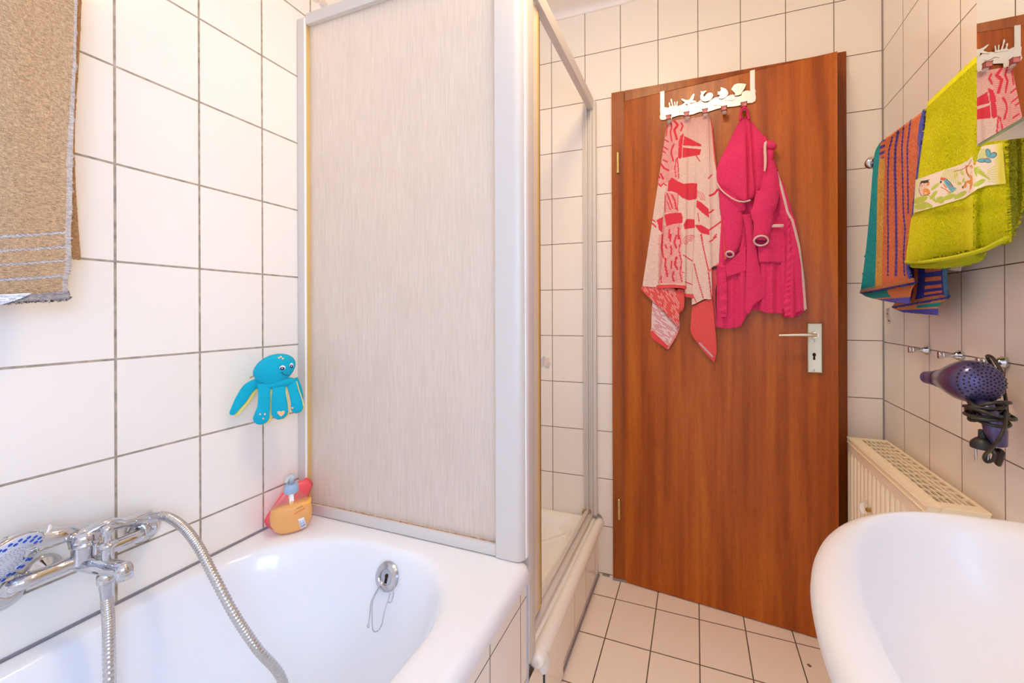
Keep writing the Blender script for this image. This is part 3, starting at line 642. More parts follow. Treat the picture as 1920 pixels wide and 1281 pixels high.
hs = thing('hand_shower', (.06, .4, .70), 'chrome hand shower with blue nozzles lying in the cradle of the mixer', 'hand shower')
hx = .052; he = L(294, 969, hx); hc = Vector((.081, .310, .721))
hn = Vector((.825, .278, -.493)).normalized(); hu = Vector((-.10, .98, -.02)); hu = (hu-hn*hu.dot(hn)).normalized(); hv = hn.cross(hu)
neck = hc+hu*.042-hn*.014
P = smooth_path([he, he.lerp(L(245, 978, hx), 1), L(205, 986, hx), L(150, 997, hx+.004), L(118, 1003, hx+.016), neck, hc+hu*.02-hn*.014], 8); n_ = len(P); bm = BM()
tube(bm, P, [float(np.interp(i/(n_-1), [0, .15, .3, .5, .66, .85, 1], [.0098, .0100, .0108, .0125, .0150, .0215, .020])) for i in range(n_)], 24); obj('handle', bm, 'chrome', hs, smooth=True)
bm = BM(); tube(bm, [he, he.lerp(L(275, 972, hx), 1)], .0104, 24); tube(bm, [L(262, 975, hx), L(250, 977.5, hx)], .0112, 24); obj('handle_ring', bm, 'steel', hs, auto=50)
bm = BM(); lathe(bm, hc-hn*.030, hn, [(0, 0), (.001, .011), (.006, .028), (.014, .043), (.021, .0482), (.026, .0490), (.028, .0476)], 56, side=hu); obj('head', bm, 'chrome', hs, auto=60)
bm = BM(); lathe(bm, hc-hn*.004, hn, [(0, .0474), (.003, .0468), (.0045, .0445), (.0045, .031), (.0035, .0305), (.0035, .029), (.006, .027), (.0065, 0)], 56, side=hu); face = obj('spray_face', bm, mat('satin_white_spray_plate', (222, 226, 236), .3, .25), hs, auto=40)
blue = mat('blue_nozzle_rubber', (22, 84, 190), .4)
for rad_, cnt, ph in ((.0410, 22, 0), (.0350, 18, .13)):
    for k in range(cnt):
        a = 2*math.pi*k/cnt+ph
        if k % 2 == 0 and rad_ > .04 and False: continue
        bm = BM(); q = hc+hu*math.cos(a)*rad_+hv*math.sin(a)*rad_; lathe(bm, q, hn, [(0, .0029), (.0012, .0029), (.0020, .0015), (.0014, 0)], 10); obj('nozzle', bm, blue, face, auto=50)
bm = BM()
for rad_, cnt in ((.025, 30), (.020, 26), (.015, 20), (.010, 14)):
    for k in range(cnt):
        a = 2*math.pi*k/cnt; q = hc+hn*.0022+hu*math.cos(a)*rad_+hv*math.sin(a)*rad_; box(bm, q, (.0022, .0007, .0006), (hu*math.cos(a+1.57)+hv*math.sin(a+1.57), hu*math.cos(a)+hv*math.sin(a), hn))
obj('spray_slots', bm, mat('slot_grey', (120, 126, 140), .6), face)
bm = BM(); tube(bm, [hc+hu*.040+hn*.004+Z3*.012, hc+hu*.050+hn*.004+Z3*.019, hc+hu*.056+hn*.001+Z3*.028], [.003, .0060, .0050], 14, flat=.4, flat_dir=hn); obj('spray_selector', bm, 'plastic_white', hs, smooth=True)
# hose: from the mixer down into the tub and back up to the handle
hp_ = [on_+Vector((0, 0, -.018)), on_+Vector((.001, .001, -.06)), L(204, 1180, .118), L(206, 1281, .130), Vector((.17, .40, .27)), Vector((.235, .44, .185)), Vector((.315, .53, .165)), Vector((.34, .60, .20)), L(532, 1284, .31), L(482, 1216, .285), L(441, 1155, .255), L(402, 1083, .215), L(372, 1025, .17), L(345, 990, .125), L(318, 971, .080), he+Vector((-.0005, .004, .0005))]
P = smooth_path(hp_, 60); Q = [P[0]]; acc = 0
for a, b in zip(P[:-1], P[1:]):
    acc += (b-a).length
    while acc >= .00085: acc -= .00085; Q.append(b+(a-b)*0)
Q2 = [Q[0]]
for q in Q[1:]:
    if (q-Q2[-1]).length > .0004: Q2.append(q)
bm = BM(); tube(bm, Q2, [.0090 if (i % 5) < 3 else .0079 for i in range(len(Q2))], 14); obj('hose', bm, mat('hose_steel', (205, 202, 200), .2, 1), hs, auto=80)
bm = BM(); tube(bm, [on_+Vector((0, 0, -.016)), on_+Vector((.0005, .0005, -.036))], [.0100, .0092], 24); obj('hose_nut', bm, 'steel', hs, auto=50)

# ================================================================== OCTOPUS BATH MITT
E1 = Vector((.594, .805, 0)).normalized(); E3 = Vector((.805, -.594, 0)).normalized()
oc0 = L(518, 700, .068); SP = .00146
def K(px, py, d=0): return oc0+E1*(px-518)*SP+Z3*(700-py)*SP*.99+E3*d
octo = thing('octopus_mitt', oc0, 'turquoise terry octopus bath mitt with yellow lining hanging on the left wall tiles', 'bath toy')
teal = terry('turquoise_terry', (20, 178, 205), 700, .5, dist=.0012, var=.18); yel = terry('yellow_terry', (246, 226, 130), 700, .5, dist=.0012, var=.15)
bm = BM(); bmesh.ops.create_uvsphere(bm, u_segments=40, v_segments=28, radius=1)
for v in bm.verts:
    x, y, z = v.co; t = (z+1)/2                       # local: x across, y depth, z up
    wid = 27+8.5*t**.7-(6*(1-t)**2); X = x*wid-2.5+3.5*z; Zp = z*31
    if z < -.55: X *= .97
    X += -3*math.exp(-((z+.1)/.5)**2)*(x < 0)*abs(x)
    v.co = K(519+X, 695-Zp-(x*2.2), 0)+E3*(-y*.026*(1.05 if y < 0 else .7))
head = obj('head', bm, teal, octo, smooth=True)
arms = []
def arm(name, pts, ws, m, d, th=.3, par=octo):
    P = smooth_path([K(x, y, dd) for (x, y), dd in zip(pts, d)], 8); R_ = np.interp(np.linspace(0, 1, len(P)), np.linspace(0, 1, len(ws)), ws)*SP
    # rounded tip
    b = BM(); tip = (P[-1]-P[-2]).normalized(); Rl = list(R_)
    for f_, g_ in ((.35, .9), (.65, .7), (.9, .35)): P.append(P[len(R_)-1]+tip*R_[-1]*f_); Rl.append(R_[-1]*g_)
    t0_ = (P[1]-P[0]).normalized(); tube(b, P, Rl, 18, flat=th, flat_dir=E3); return obj(name, b, m, par, smooth=True)
specs = [([(497, 712), (478, 722), (466, 742), (455, 762)], [8, 9.5, 9, 5], [0, .004, .010, .016]),
         ([(499, 716), (500, 735), (499, 757), (495.5, 777)], [10, 9, 9.5, 12.5], [.010, .020, .021, .021]),
         ([(523, 722), (522, 735), (523, 755), (523.5, 771)], [10, 10.5, 12.5, 13], [.012, .021, .022, .022]),
         ([(541, 718), (545, 735), (549, 753), (550.5, 767)], [8, 8, 9, 10], [.008, .016, .018, .018]),
         ([(547, 712), (553, 730), (556, 748), (556, 762)], [5, 5, 5, 4], [-.004, -.002, 0, 0])]
for k, (p, w_, d_) in enumerate(specs):
    arms.append(arm('tentacle', p, w_, teal, d_))
    off_ = (4.2, 3.2) if k == 0 else (1.8, 1.5)
    if k == 1: off_ = (3.6, 1.2)
    if k < 4: arm('tentacle_lining', [(a+off_[0]*(1 if k != 1 else 1), b+off_[1]) for a, b in p], [q*(1.02 if k else 1.0) for q in w_], yel, [q-.0062 for q in d_])
skirt = BM(); bmesh.ops.create_uvsphere(skirt, u_segments=28, v_segments=16, radius=1)
for v in skirt.verts:
    x, y, z = v.co; v.co = K(521+x*28, 719-z*10-x*3, .002)-E3*y*.0195
arms.append(obj('neck', skirt, teal, octo, smooth=True))
bv = bvh_of([head]+arms); white = mat('white_stitching', (250, 248, 245), .8); navy = mat('navy_stitching', (42, 34, 74), .7); peach = mat('peach_stitching', (250, 190, 140), .8)
for cx, cy_, rx, ry in ((529.4, 689.8, 5.6, 4.6), (546.2, 685.6, 3.5, 4.7)):
    e = mark('eye', bv, circ(cx, cy_, rx, ry), white, octo, .0008)
    if e: mark('pupil', bv, circ(cx-.3, cy_+1.4, rx*.82, ry*.66), navy, e, .0016); mark('glint', bv, circ(cx-.8, cy_+1.0, 1.0), white, e, .0022)
for pts in ([(526.5, 699.5), (529, 698.6), (530.8, 697.8)], [(528.4, 698.8), (530.5, 701.4), (534, 703.2), (538, 703.8), (541.5, 703.2)], [(525, 688), (526, 685.5), (529, 684.2)]): stroke('mouth', bv, [(a, b) for a, b in pts], .0007, navy, octo)
for x, y in ((523.2, 671.2), (526.8, 669.3), (530.2, 672.6)): mark('spot', bv, circ(x, y, 2.0, 1.5), peach, octo)
for x, y in ((487.8, 776.8), (496.6, 776.5), (493.6, 785), (548.3, 765), (541.8, 769.8), (548, 773.6)): mark('spot', bv, circ(x, y, 1.7), peach, octo)
hp2 = [(0, -3.2), (2, -5), (4.6, -5.4), (6.6, -4.2), (6.8, -1.4), (4.2, 2.2), (0, 5.6), (-4.2, 2.4), (-7, -1), (-7, -3), (-4.8, -4.6), (-2, -4.4)]
mark('heart', bv, [(527+a, 775.5+b) for a, b in hp2], peach, octo)
bm = BM(); tube(bm, smooth_path([K(478, 708, -.03), K(483, 704, -.02), K(492, 705, -.01)], 4), .0012, 8); obj('loop', bm, mat('thin_tan_cord', (150, 130, 90), .7), octo, smooth=True)
sh = thing('suction_hook', L(512, 712, .01), 'small clear suction hook behind the turquoise octopus mitt', 'hook')
bm = BM(); q = L(508, 700, 0)+Vector((.0008, 0, 0)); lathe(bm, q, X3, [(0, .022), (.002, .021), (.006, .010), (.012, .007), (.018, .007), (.018, 0)], 28); tube(bm, smooth_path([q+Vector((.017, 0, 0)), q+Vector((.028, 0, -.004)), q+Vector((.033, 0, .004))], 5), .003, 10); obj('hook', bm, mat('clear_grey_plastic', (205, 208, 212), .2), sh, smooth=True)

# ================================================================== SOAP DISPENSER AND RED POUCH
F1 = Vector((.62, .785, 0)).normalized(); F3 = Vector((.785, -.62, 0)).normalized(); sb = Vector((.0885, .797, .5262))
soap = thing('soap_dispenser', sb, 'transparent pump bottle of orange liquid soap on the tub corner', 'soap dispenser')
def dring(z, wd, dp, tilt=0): return [sb+F1*wd*math.copysign(abs(math.cos(a))**.85, math.cos(a))+F3*dp*math.copysign(abs(math.sin(a))**.85, math.sin(a))+Z3*(z+tilt*math.cos(a)) for a in [2*math.pi*k/48 for k in range(48)]]
prof = [(z_, a_*.90, b_) for z_, a_, b_ in ((0, .026, .013), (.002, .034, .018), (.010, .046, .023), (.028, .0565, .0265), (.048, .0585, .027), (.066, .055, .0255), (.084, .044, .0225), (.099, .029, .0185), (.108, .018, .0145), (.112, .0155, .013))]
clear = bpy.data.materials.new('clear_bottle_plastic'); clear.use_nodes = True; t = clear.node_tree; o_ = t.nodes['Material Output']; t.nodes.remove(t.nodes['Principled BSDF'])
tr = nd(clear, 'ShaderNodeBsdfTransparent'); tr.inputs[0].default_value = (.98, .95, .95, 1); g_ = nd(clear, 'ShaderNodeBsdfGlossy', i_Roughness=.08); df_ = nd(clear, 'ShaderNodeBsdfDiffuse'); mxa = nd(clear, 'ShaderNodeMixShader'); mxb = nd(clear, 'ShaderNodeMixShader')
fz = nd(clear, 'ShaderNodeFresnel', i_IOR=1.4); mxa.inputs[0].default_value = .07; ln(clear, tr.outputs[0], mxa.inputs[1]); ln(clear, g_.outputs[0], mxa.inputs[2]); mxb.inputs[0].default_value = .05; ln(clear, mxa.outputs[0], mxb.inputs[1]); ln(clear, df_.outputs[0], mxb.inputs[2]); ln(clear, mxb.outputs[0], o_.inputs[0])
bm = BM(); loft(bm, [dring(*p) for p in prof], True, True); obj('bottle', bm, clear, soap, smooth=True)
liq = mat('orange_liquid_soap', (255, 184, 76), .3)
s_ = .955; ins = [(z*1.0+.0012, a*s_-.0008, b*s_-.0008) for z, a, b in prof if z <= .07]+[(.078, .0455, .0222)]
bm = BM(); loft(bm, [dring(*p) for p in ins[:-1]]+[dring(.0745, .0475, .0228, .006)], True, True); lq = obj('liquid', bm, liq, soap, smooth=True)
bgrey = mat('blue_grey_cap', (160, 184, 208), .4)
bm = BM(); lathe(bm, sb+Z3*.107, Z3, [(0, .0170), (.002, .0178), (.020, .0172), (.023, .0150), (.0235, .008)], 36); cap = obj('collar', bm, bgrey, soap, auto=40)
for k in range(36):
    pass
bm = BM(); lathe(bm, sb+Z3*.130, Z3, [(0, .0065), (.010, .0062), (.012, .0095), (.020, .0105), (.024, .0085), (.0245, 0)], 28); tube(bm, smooth_path([sb+Z3*.147, sb+Z3*.149-F1*.006+F3*.004, sb+Z3*.147-F1*.010+F3*.012, sb+Z3*.140-F1*.012+F3*.016], 5), [.0075]*5+[.006]*6+[.0045]*5, 14); obj('pump_head', bm, mat('pale_grey_pump', (190, 200, 208), .4), soap, smooth=True)
bm = BM(); tube(bm, [sb+Z3*.108, sb+Z3*.090, sb+Z3*.03], [.0075, .006, .0025], 16); obj('dip_tube', bm, mat('cream_tube', (250, 226, 180), .3), soap, smooth=True)
bvs = bvh_of([o for o in soap.children if o.name.startswith('bottle')]); SC_ = CR(490, 885, 10.25)
lb = mark('label', bvs, SC_((705, 912), (818, 868), (868, 1045), (762, 1098)), mat('white_sticker', (246, 246, 250), .5), soap, .0006)
gb = mat('print_blue_grey', (96, 92, 160), .6)
for y_, h_ in ((0, 10), (34, 8), (52, 8), (70, 8)):
    mark('label_print', bvs, SC_((728+y_*.28, 952+y_), (812+y_*.28, 920+y_), (815+y_*.28, 920+y_+h_), (731+y_*.28, 952+y_+h_)), mat('print_lilac', (186, 186, 214), .6), lb, .0012)
mark('label_print', bvs, SC_((757, 1048), (846, 1000), (849, 1012), (760, 1060)), gb, lb, .0012)
# faint print on the front, no legible words
for base, mm, hh in (((668, 712, 790, 656), mat('print_brown', (150, 110, 60), .6), 11), ((632, 808, 835, 700), mat('print_orange', (238, 118, 40), .6), 15)):
    xa, ya_, xb, yb_ = base; nn = 9
    for k in range(nn):
        t_ = (k+.15)/nn; t2 = (k+.8)/nn; h2 = hh*(.75+.25*((k*7) % 3)/2)
        mark('print', bvs, SC_((xa+(xb-xa)*t_, ya_+(yb_-ya_)*t_-h2), (xa+(xb-xa)*t2, ya_+(yb_-ya_)*t2-h2), (xa+(xb-xa)*t2, ya_+(yb_-ya_)*t2+h2), (xa+(xb-xa)*t_, ya_+(yb_-ya_)*t_+h2)), mm, soap, .0005)
def pillow(name, outline, p0, n, th, m, parent=None, levels=6, wob=0):
    W = at(np.array([a for a, b in outline]), np.array([b for a, b in outline]), np.array(p0, float), np.array(n, float)); n = Vector(n).normalized()
    P = [Vector(q) for q in W]; c = sum(P, Vector())/len(P); bm = BM(); fr_ = []
    for side in (1, -1):
        for k in range(levels):
            s = 1-(k/levels); h = th*math.sqrt(max(0, 1-s*s)); ringv = [c+(p-c)*s+n*side*h for p in P]
            if wob: ringv = [q+n*side*wob*math.sin(i*1.9)*(1-s) for i, q in enumerate(ringv)]
            fr_.append(ringv)
        if side == 1: top = fr_; fr_ = []
    loft(bm, top[::-1]+fr_[1:], True, True); bmesh.ops.remove_doubles(bm, verts=bm.verts[:], dist=.0001); return obj(name, bm, m, parent, smooth=True)
outl = SC_((48, 945), (110, 830), (240, 640), (380, 430), (500, 320), (620, 240), (715, 185), (800, 160), (860, 110), (930, 130), (985, 205), (990, 250), (950, 350), (915, 450), (860, 700), (700, 1000), (400, 1120), (210, 1110), (100, 1050))
pn = Vector((.97, -.24, 0)).normalized()
pouch = pillow('soap_pouch', outl, (.036, .80, .55), pn, .011, mat('coral_red_plastic_film', (250, 96, 104), .25, Subsurface_Weight=.3, Subsurface_Scale=.02), wob=.0012)
tag(pouch, 'coral red plastic refill pouch leaning on the tiles behind the orange soap bottle', 'pouch')

# ================================================================== CLOTH
def mixc(base, mask, c): base[mask] = c
def rnd(shape, s=1): return rng.rand(*shape)*s
def cloth_base(x, c): a = np.empty(x.shape+(3,)); a[:] = c; return a
terry_m = terry('terry_cloth', None, 560, .9, dist=.0016, var=.30)
terry_fluffy = terry('fluffy_terry', None, 300, 1.0, dist=.003, var=.42)
artcloth = None
velour_m = terry('flat_woven_cloth', None, 900, .45, dist=.0008, var=.14)

# ---- brown towel on the left wall, folded over a rail above the picture
bt = thing('bath_towel', (.065, .33, 1.93), 'light brown terry towel with four white border stripes hanging on the left wall', 'towel')
PX = lambda x: (np.array([x, 0, 0.]), np.array([1., 0, 0]))
def col_b(px, py, u, v):
    c = cloth_base(px, (248, 208, 162)); c += (rnd(px.shape)-.5)[..., None]*34
    Rx = np.interp(py, [-250, -100, 0, 130, 250, 330, 400, 440, 490, 520, 545, 561], [150, 146, 145, 142, 138, 136, 135, 133, 134, 128, 127, 129])
    sw = np.interp(py, [0, 130, 300, 540], [5, 6, 12, 10])
    yy = py-np.interp(px, [-170, 0, 60, 122], [14, 8, 5, 0])
    for y0, h in ((436, 3.0), (462.5, 2.6), (488.5, 2.6), (517, 3.0)):
        wob = .9*np.sin(px*.55); mixc(c, np.abs(yy-y0-wob) < h, (252, 244, 244)); mixc(c, (np.abs(yy-y0-wob) > h-.9) & (np.abs(yy-y0-wob) < h), (196, 176, 168))
    mixc(c, (Rx-px) < sw, (252, 238, 228))
    hem = py > np.interp(px, [-170, 0, 63, 130], [562, 556, 551.5, 545]); mixc(c, hem, (252, 242, 236)); mixc(c, hem & (np.sin((px+py)*1.6) > .55), (205, 188, 180))
    return c
yl = [-250, -100, 0, 130, 250, 330, 400, 446, 500, 530, 556, 566, 577]
sheet('front', list(zip([-170]*13, yl)), [(150, -250), (146, -100), (145, 0), (142, 130), (138, 250), (136, 330), (135, 400), (133, 440), (134, 490), (128, 520), (127, 545), (132, 553), (129, 561)],
      PX(0), terry('brown_terry', None, 330, 1.0, dist=.005, var=.46, stretch=(1, .5, 1.8)), bt, lambda u, v, px, py: .088+.004*np.sin(px*.035+1)+.003*v*np.sin(u*9)-.012*np.clip((.06-v)/.06, 0, 1), col_b, 260, 420, .005, .0006)
sheet('back', [(-150, -250), (-140, 100), (-130, 300), (-120, 480)], [(158, -250), (153, 0), (148, 120), (140, 220), (138, 300), (142, 380), (147, 440), (153, 487)], PX(0), terry_fluffy, bt, lambda u, v, px, py: .047+.003*np.sin(px*.05), lambda px, py, u, v: cloth_base(px, (206, 160, 112)), 120, 200, .005, .0005) if False else \
sheet('back', [(-150, -250), (-145, -120), (-140, 0), (-138, 100), (-135, 200), (-130, 300), (-125, 400), (-120, 486)], [(158, -250), (155, -120), (153, 0), (148, 120), (141, 220), (141, 320), (146, 410), (152, 486)], PX(0), terry_fluffy, bt, lambda u, v, px, py: .047+.003*np.sin(px*.05), lambda px, py, u, v: cloth_base(px, (206, 160, 112)), 120, 200, .005, .0005)
def col_lab(px, py, u, v):
    c = cloth_base(px, (236, 238, 240)); r = (np.sin(px*2.3+np.sin(py*3)*2) > .3) & ((v > .15) & (v < .38) | (v > .45) & (v < .6)); mixc(c, r, (150, 156, 170))
    big = (v > .68) & (v < .92) & (np.sin(px*.9+1.2*np.sin(py*1.1)) > .45); mixc(c, big, (96, 110, 150)); return c
sheet('care_label', [(-90, 556), (-90, 560), (-90, 566), (-90, 574)], [(61, 549.5), (48, 556), (28, 564), (6, 570.5)], PX(0), mat('label_satin', (236, 238, 240), .5), bt, .0945, None, 60, 30, .0006, 0)
for o in bt.children:
    if o.name.startswith('care_label'):
        o.data.materials.clear(); o.data.materials.append(terry('label_weave', None, 1500, .1, var=.05))
        me = o.data; n_ = len(me.vertices); u_, v_ = np.meshgrid(np.linspace(0, 1, 60), np.linspace(0, 1, 30)); pxx = -90+150*u_; c = col_lab(pxx, 556+18*v_, u_, v_); a = me.color_attributes.new('Col', 'FLOAT_COLOR', 'POINT'); c4 = np.ones((n_, 4)); c4[:, :3] = lin(c.reshape(-1, 3)); a.data.foreach_set('color', c4.ravel())
tr_ = thing('towel_rail', (0, .33, 1.93), 'chrome towel rail above the brown towel on the left wall', 'towel rail')
zt_ = float(L(0, -250, .088).z); yA, yB = .16, .43
bm = BM(); tube(bm, [(.068, yA-.02, zt_), (.068, yB+.01, zt_)], .009, 20); obj('bar', bm, 'chrome', tr_, auto=50)
for y in (yA-.012, yB): bm = BM(); lathe(bm, (.001, y, zt_), X3, [(0, .022), (.004, .022), (.007, .009), (.068, .009)], 24); obj('post', bm, 'chrome', tr_, auto=50)
bm = BM(); rp = [Vector((.068+.022*math.cos(math.radians(a)), y, zt_+.018*math.sin(math.radians(a)))) for y in (0,) for a in range(0, 181, 15)]
fa, fb = [p+Vector((0, L(-165, -250, .088).y, 0)) for p in rp], [p+Vector((0, L(150, -250, .088).y, 0)) for p in rp]; loft(bm, [fa, fb], closed=False); o = obj('fold', bm, terry('brown_terry_fold', (214, 172, 130), 330, 1), bt, smooth=True); sm = o.modifiers.new('t', 'SOLIDIFY'); sm.thickness = .005; sm.offset = 1

# ---- hook rack hung over the door
rack = thing('over_door_rack', door_pt(.33, 1.9, .01), 'white metal over-door hook rack with sea animal cut-outs on top of the door', 'hook rack')
C8 = CR(1225, 130, 9.366)
def dp3(pts, off): return [door_pt(*door_st(a, b, off), off) for a, b in pts]
def arc_strip(pts, w):
    P = [Vector((a, b)) for a, b in pts]; A, B = [], []
    for i in range(len(P)):
        t = (P[min(i+1, len(P)-1)]-P[max(i-1, 0)]).normalized(); n = Vector((-t.y, t.x)); ww = w if 0 < i < len(P)-1 else w*.4; A.append(tuple(P[i]+n*ww)); B.append(tuple(P[i]-n*ww))
    return A+B[::-1]
def filled(name, splines, off, th, m, parent, bevel=.0):
    """plate with real cut-outs, laid flat in the plane of the door"""
    cu = bpy.data.curves.new(name+'_c', 'CURVE'); cu.dimensions = '2D'; cu.fill_mode = 'BOTH'; cu.extrude = th/2
    for S in splines:
        st = [door_st(a, b, off) for a, b in S]; sp_ = cu.splines.new('POLY'); sp_.points.add(len(st)-1); sp_.use_cyclic_u = True
        for i, (s, z) in enumerate(st): sp_.points[i].co = (s, z, 0, 1)
    ob = bpy.data.objects.new(name, cu); COL.objects.link(ob); dg = bpy.context.evaluated_depsgraph_get(); dg.update(); me = bpy.data.meshes.new_from_object(ob.evaluated_get(dg)); bpy.data.objects.remove(ob)
    for v in me.vertices: v.co = door_pt(v.co.x, v.co.y, off+v.co.z)
    me.name = name; me.materials.clear(); return link(name, me, m, parent)
plate = C8((118, 700), (128, 690), (190, 668), (230, 672), (300, 690), (360, 660), (430, 652), (480, 632), (500, 655), (560, 620), (600, 650), (640, 645), (660, 610), (720, 592), (790, 580), (830, 540), (850, 570), (900, 592), (960, 585), (1010, 545), (1060, 510), (1110, 490), (1150, 525), (1200, 540), (1260, 512), (1310, 470), (1360, 450), (1410, 446), (1430, 486), (1500, 480), (1550, 460), (1560, 405), (1610, 380), (1660, 372), (1710, 392), (1770, 330), (1798, 370), (1790, 420), (1802, 500), (1790, 560), (1740, 590), (1640, 598), (1560, 615), (1500, 640), (1400, 655), (1300, 662), (1200, 675), (1130, 690), (1040, 720), (960, 745), (880, 740), (800, 750), (700, 790), (620, 803), (540, 800), (460, 805), (380, 828), (320, 850), (250, 868), (180, 890), (130, 885), (112, 850), (125, 790))
slits = [arc_strip(C8(*q), .45) for q in (((368, 756), (400, 735), (430, 730), (470, 745), (510, 745), (560, 715)), ((700, 692), (730, 670), (770, 668), (810, 680), (850, 675), (892, 650)), ((1030, 652), (1060, 635), (1100, 632), (1150, 640), (1190, 632), (1222, 612)), ((1235, 568), (1265, 548), (1310, 542), (1350, 552), (1400, 545), (1440, 520)))]
wm = mat('glossy_white_metal', (226, 222, 216), .3, .35)
filled('plate', [plate]+slits, .0045, .0018, wm, rack)
crea = {'seaweed': [C8((262, 690), (285, 650), (270, 610), (275, 585), (292, 590), (290, 620), (305, 655), (330, 650), (322, 600), (305, 545), (312, 515), (325, 530), (332, 580), (350, 640), (362, 655), (375, 640), (368, 575), (380, 570), (388, 640), (402, 640), (412, 570), (425, 565), (420, 650), (430, 660), (270, 692))],
        'starfish': [C8((488, 520), (520, 520), (560, 540), (605, 545), (640, 530), (680, 460), (708, 430), (722, 440), (705, 520), (690, 545), (750, 560), (752, 575), (690, 585), (648, 590), (645, 635), (625, 650), (602, 640), (596, 600), (540, 630), (482, 655), (478, 645), (540, 600), (560, 578), (520, 555))],
        'dolphin': [C8((830, 385), (865, 395), (900, 385), (935, 375), (910, 405), (880, 440), (878, 475), (905, 488), (925, 450), (960, 420), (1000, 412), (1035, 425), (1050, 460), (1035, 500), (1000, 540), (950, 560), (900, 566), (860, 555), (830, 520), (825, 470), (845, 430), (838, 405)), circ(1225+1018/9.366, 130+440/9.366, .8, n=8)],
        'fish': [C8((1182, 318), (1220, 325), (1270, 345), (1305, 385), (1315, 430), (1295, 470), (1250, 505), (1200, 520), (1150, 512), (1120, 500), (1160, 480), (1170, 450), (1125, 440), (1140, 420), (1128, 392), (1165, 395), (1190, 370)), circ(1225+1284/9.366, 130+415/9.366, .8, n=8)],
        'shell': [C8((1370, 350), (1400, 300), (1430, 265), (1490, 250), (1560, 250), (1630, 262), (1605, 330), (1570, 385), (1550, 410), (1545, 440), (1480, 460), (1430, 465), (1430, 440), (1440, 425), (1400, 385))]+[arc_strip(C8(*q), .5) for q in (((1412, 312), (1460, 395)), ((1497, 285), (1497, 400)), ((1575, 275), (1532, 390)))]}
for k_, S in crea.items(): filled(k_, S, .0062, .0018, wm, rack)
for (a, b, c, d) in ((120, 190, 360, 700), (1698, 1782, 10, 400)):
    q = C8((a, c), (b, c-12), (b, d-10), (a, d)); st = [door_st(x, y, .004) for x, y in q]; s0, s1 = st[0][0], st[1][0]; z0 = (st[2][1]+st[3][1])/2
    bm = BM(); box(bm, door_pt((s0+s1)/2, (z0+1.999)/2, .0024), (s1-s0, .0018, 1.999-z0), ax); box(bm, door_pt((s0+s1)/2, 1.9985, -.020), (s1-s0, .045, .0016), ax); box(bm, door_pt((s0+s1)/2, 1.985, -.0425), (s1-s0, .0016, .028), ax); obj('strap', bm, wm, rack)
pinkb = mat('faded_pink_cap', (190, 110, 112), .4)
hooks_px = [(290, 868, 905), (600, 805, 850), (918, 742, 800), (1246, 672, 755), (1590, 600, 690)]
for x, y0, y1 in hooks_px:
    s0, z0 = door_st(1225+x/9.366, 130+(y0-20)/9.366, .006); s1, z1 = door_st(1225+x/9.366, 130+y1/9.366, .006)
    bm = BM(); box(bm, door_pt(s0, (z0+z1)/2, .0058), (.0148, .0018, z0-z1), ax)
    P = [door_pt(s0, z1+.002, .006), door_pt(s0, z1-.008, .010), door_pt(s0, z1-.013, .020), door_pt(s0, z1-.010, .030), door_pt(s0, z1-.001, .036)]
    P = smooth_path(P, 4); tube(bm, P, .0072, 10, flat=.14, flat_dir=(Vector(DN)+Z3*.01)); hk = obj('hook', bm, wm, rack)
    bm = BM(); box(bm, P[-1]+Z3*.001, (.0165, .011, .015), ax, bev=.0025); obj('cap', bm, pinkb, hk, auto=40)

# ---- patterned towel on the rack
pt = thing('patterned_towel', door_pt(.24, 1.85, .02), 'pink towel with red sailing and wave pattern hanging on the door rack', 'towel')
c5, c6 = CR(1195, 210, 5.337), CR(1195, 440, 5.126)
RED, PNK, LPK = (220, 62, 80), (220, 146, 148), (230, 200, 190)
reds = [c5(*q) for q in (((470, 240), (640, 325), (640, 345), (455, 335)), ((455, 355), (640, 375), (625, 430), (450, 460)), ((465, 210), (430, 240), (415, 300), (415, 350), (405, 460), (435, 470), (447, 440), (450, 340), (460, 250)),
    ((310, 700), (345, 655), (400, 690), (460, 718), (530, 712), (600, 715), (597, 870), (520, 885), (450, 860), (400, 815), (350, 795), (300, 795)), ((270, 1030), (330, 1012), (440, 1008), (450, 1040), (455, 1110), (370, 1120), (290, 1145), (280, 1100)),
    ((190, 1085), (260, 1045), (250, 1210), (215, 1180), (205, 1120)), ((495, 1070), (570, 1075), (575, 1160), (470, 1175), (465, 1120)), ((595, 880), (640, 905), (715, 970), (718, 1060), (650, 1010), (590, 950)), ((575, 1130), (640, 1130), (720, 1180), (720, 1230), (640, 1215), (590, 1160)))]
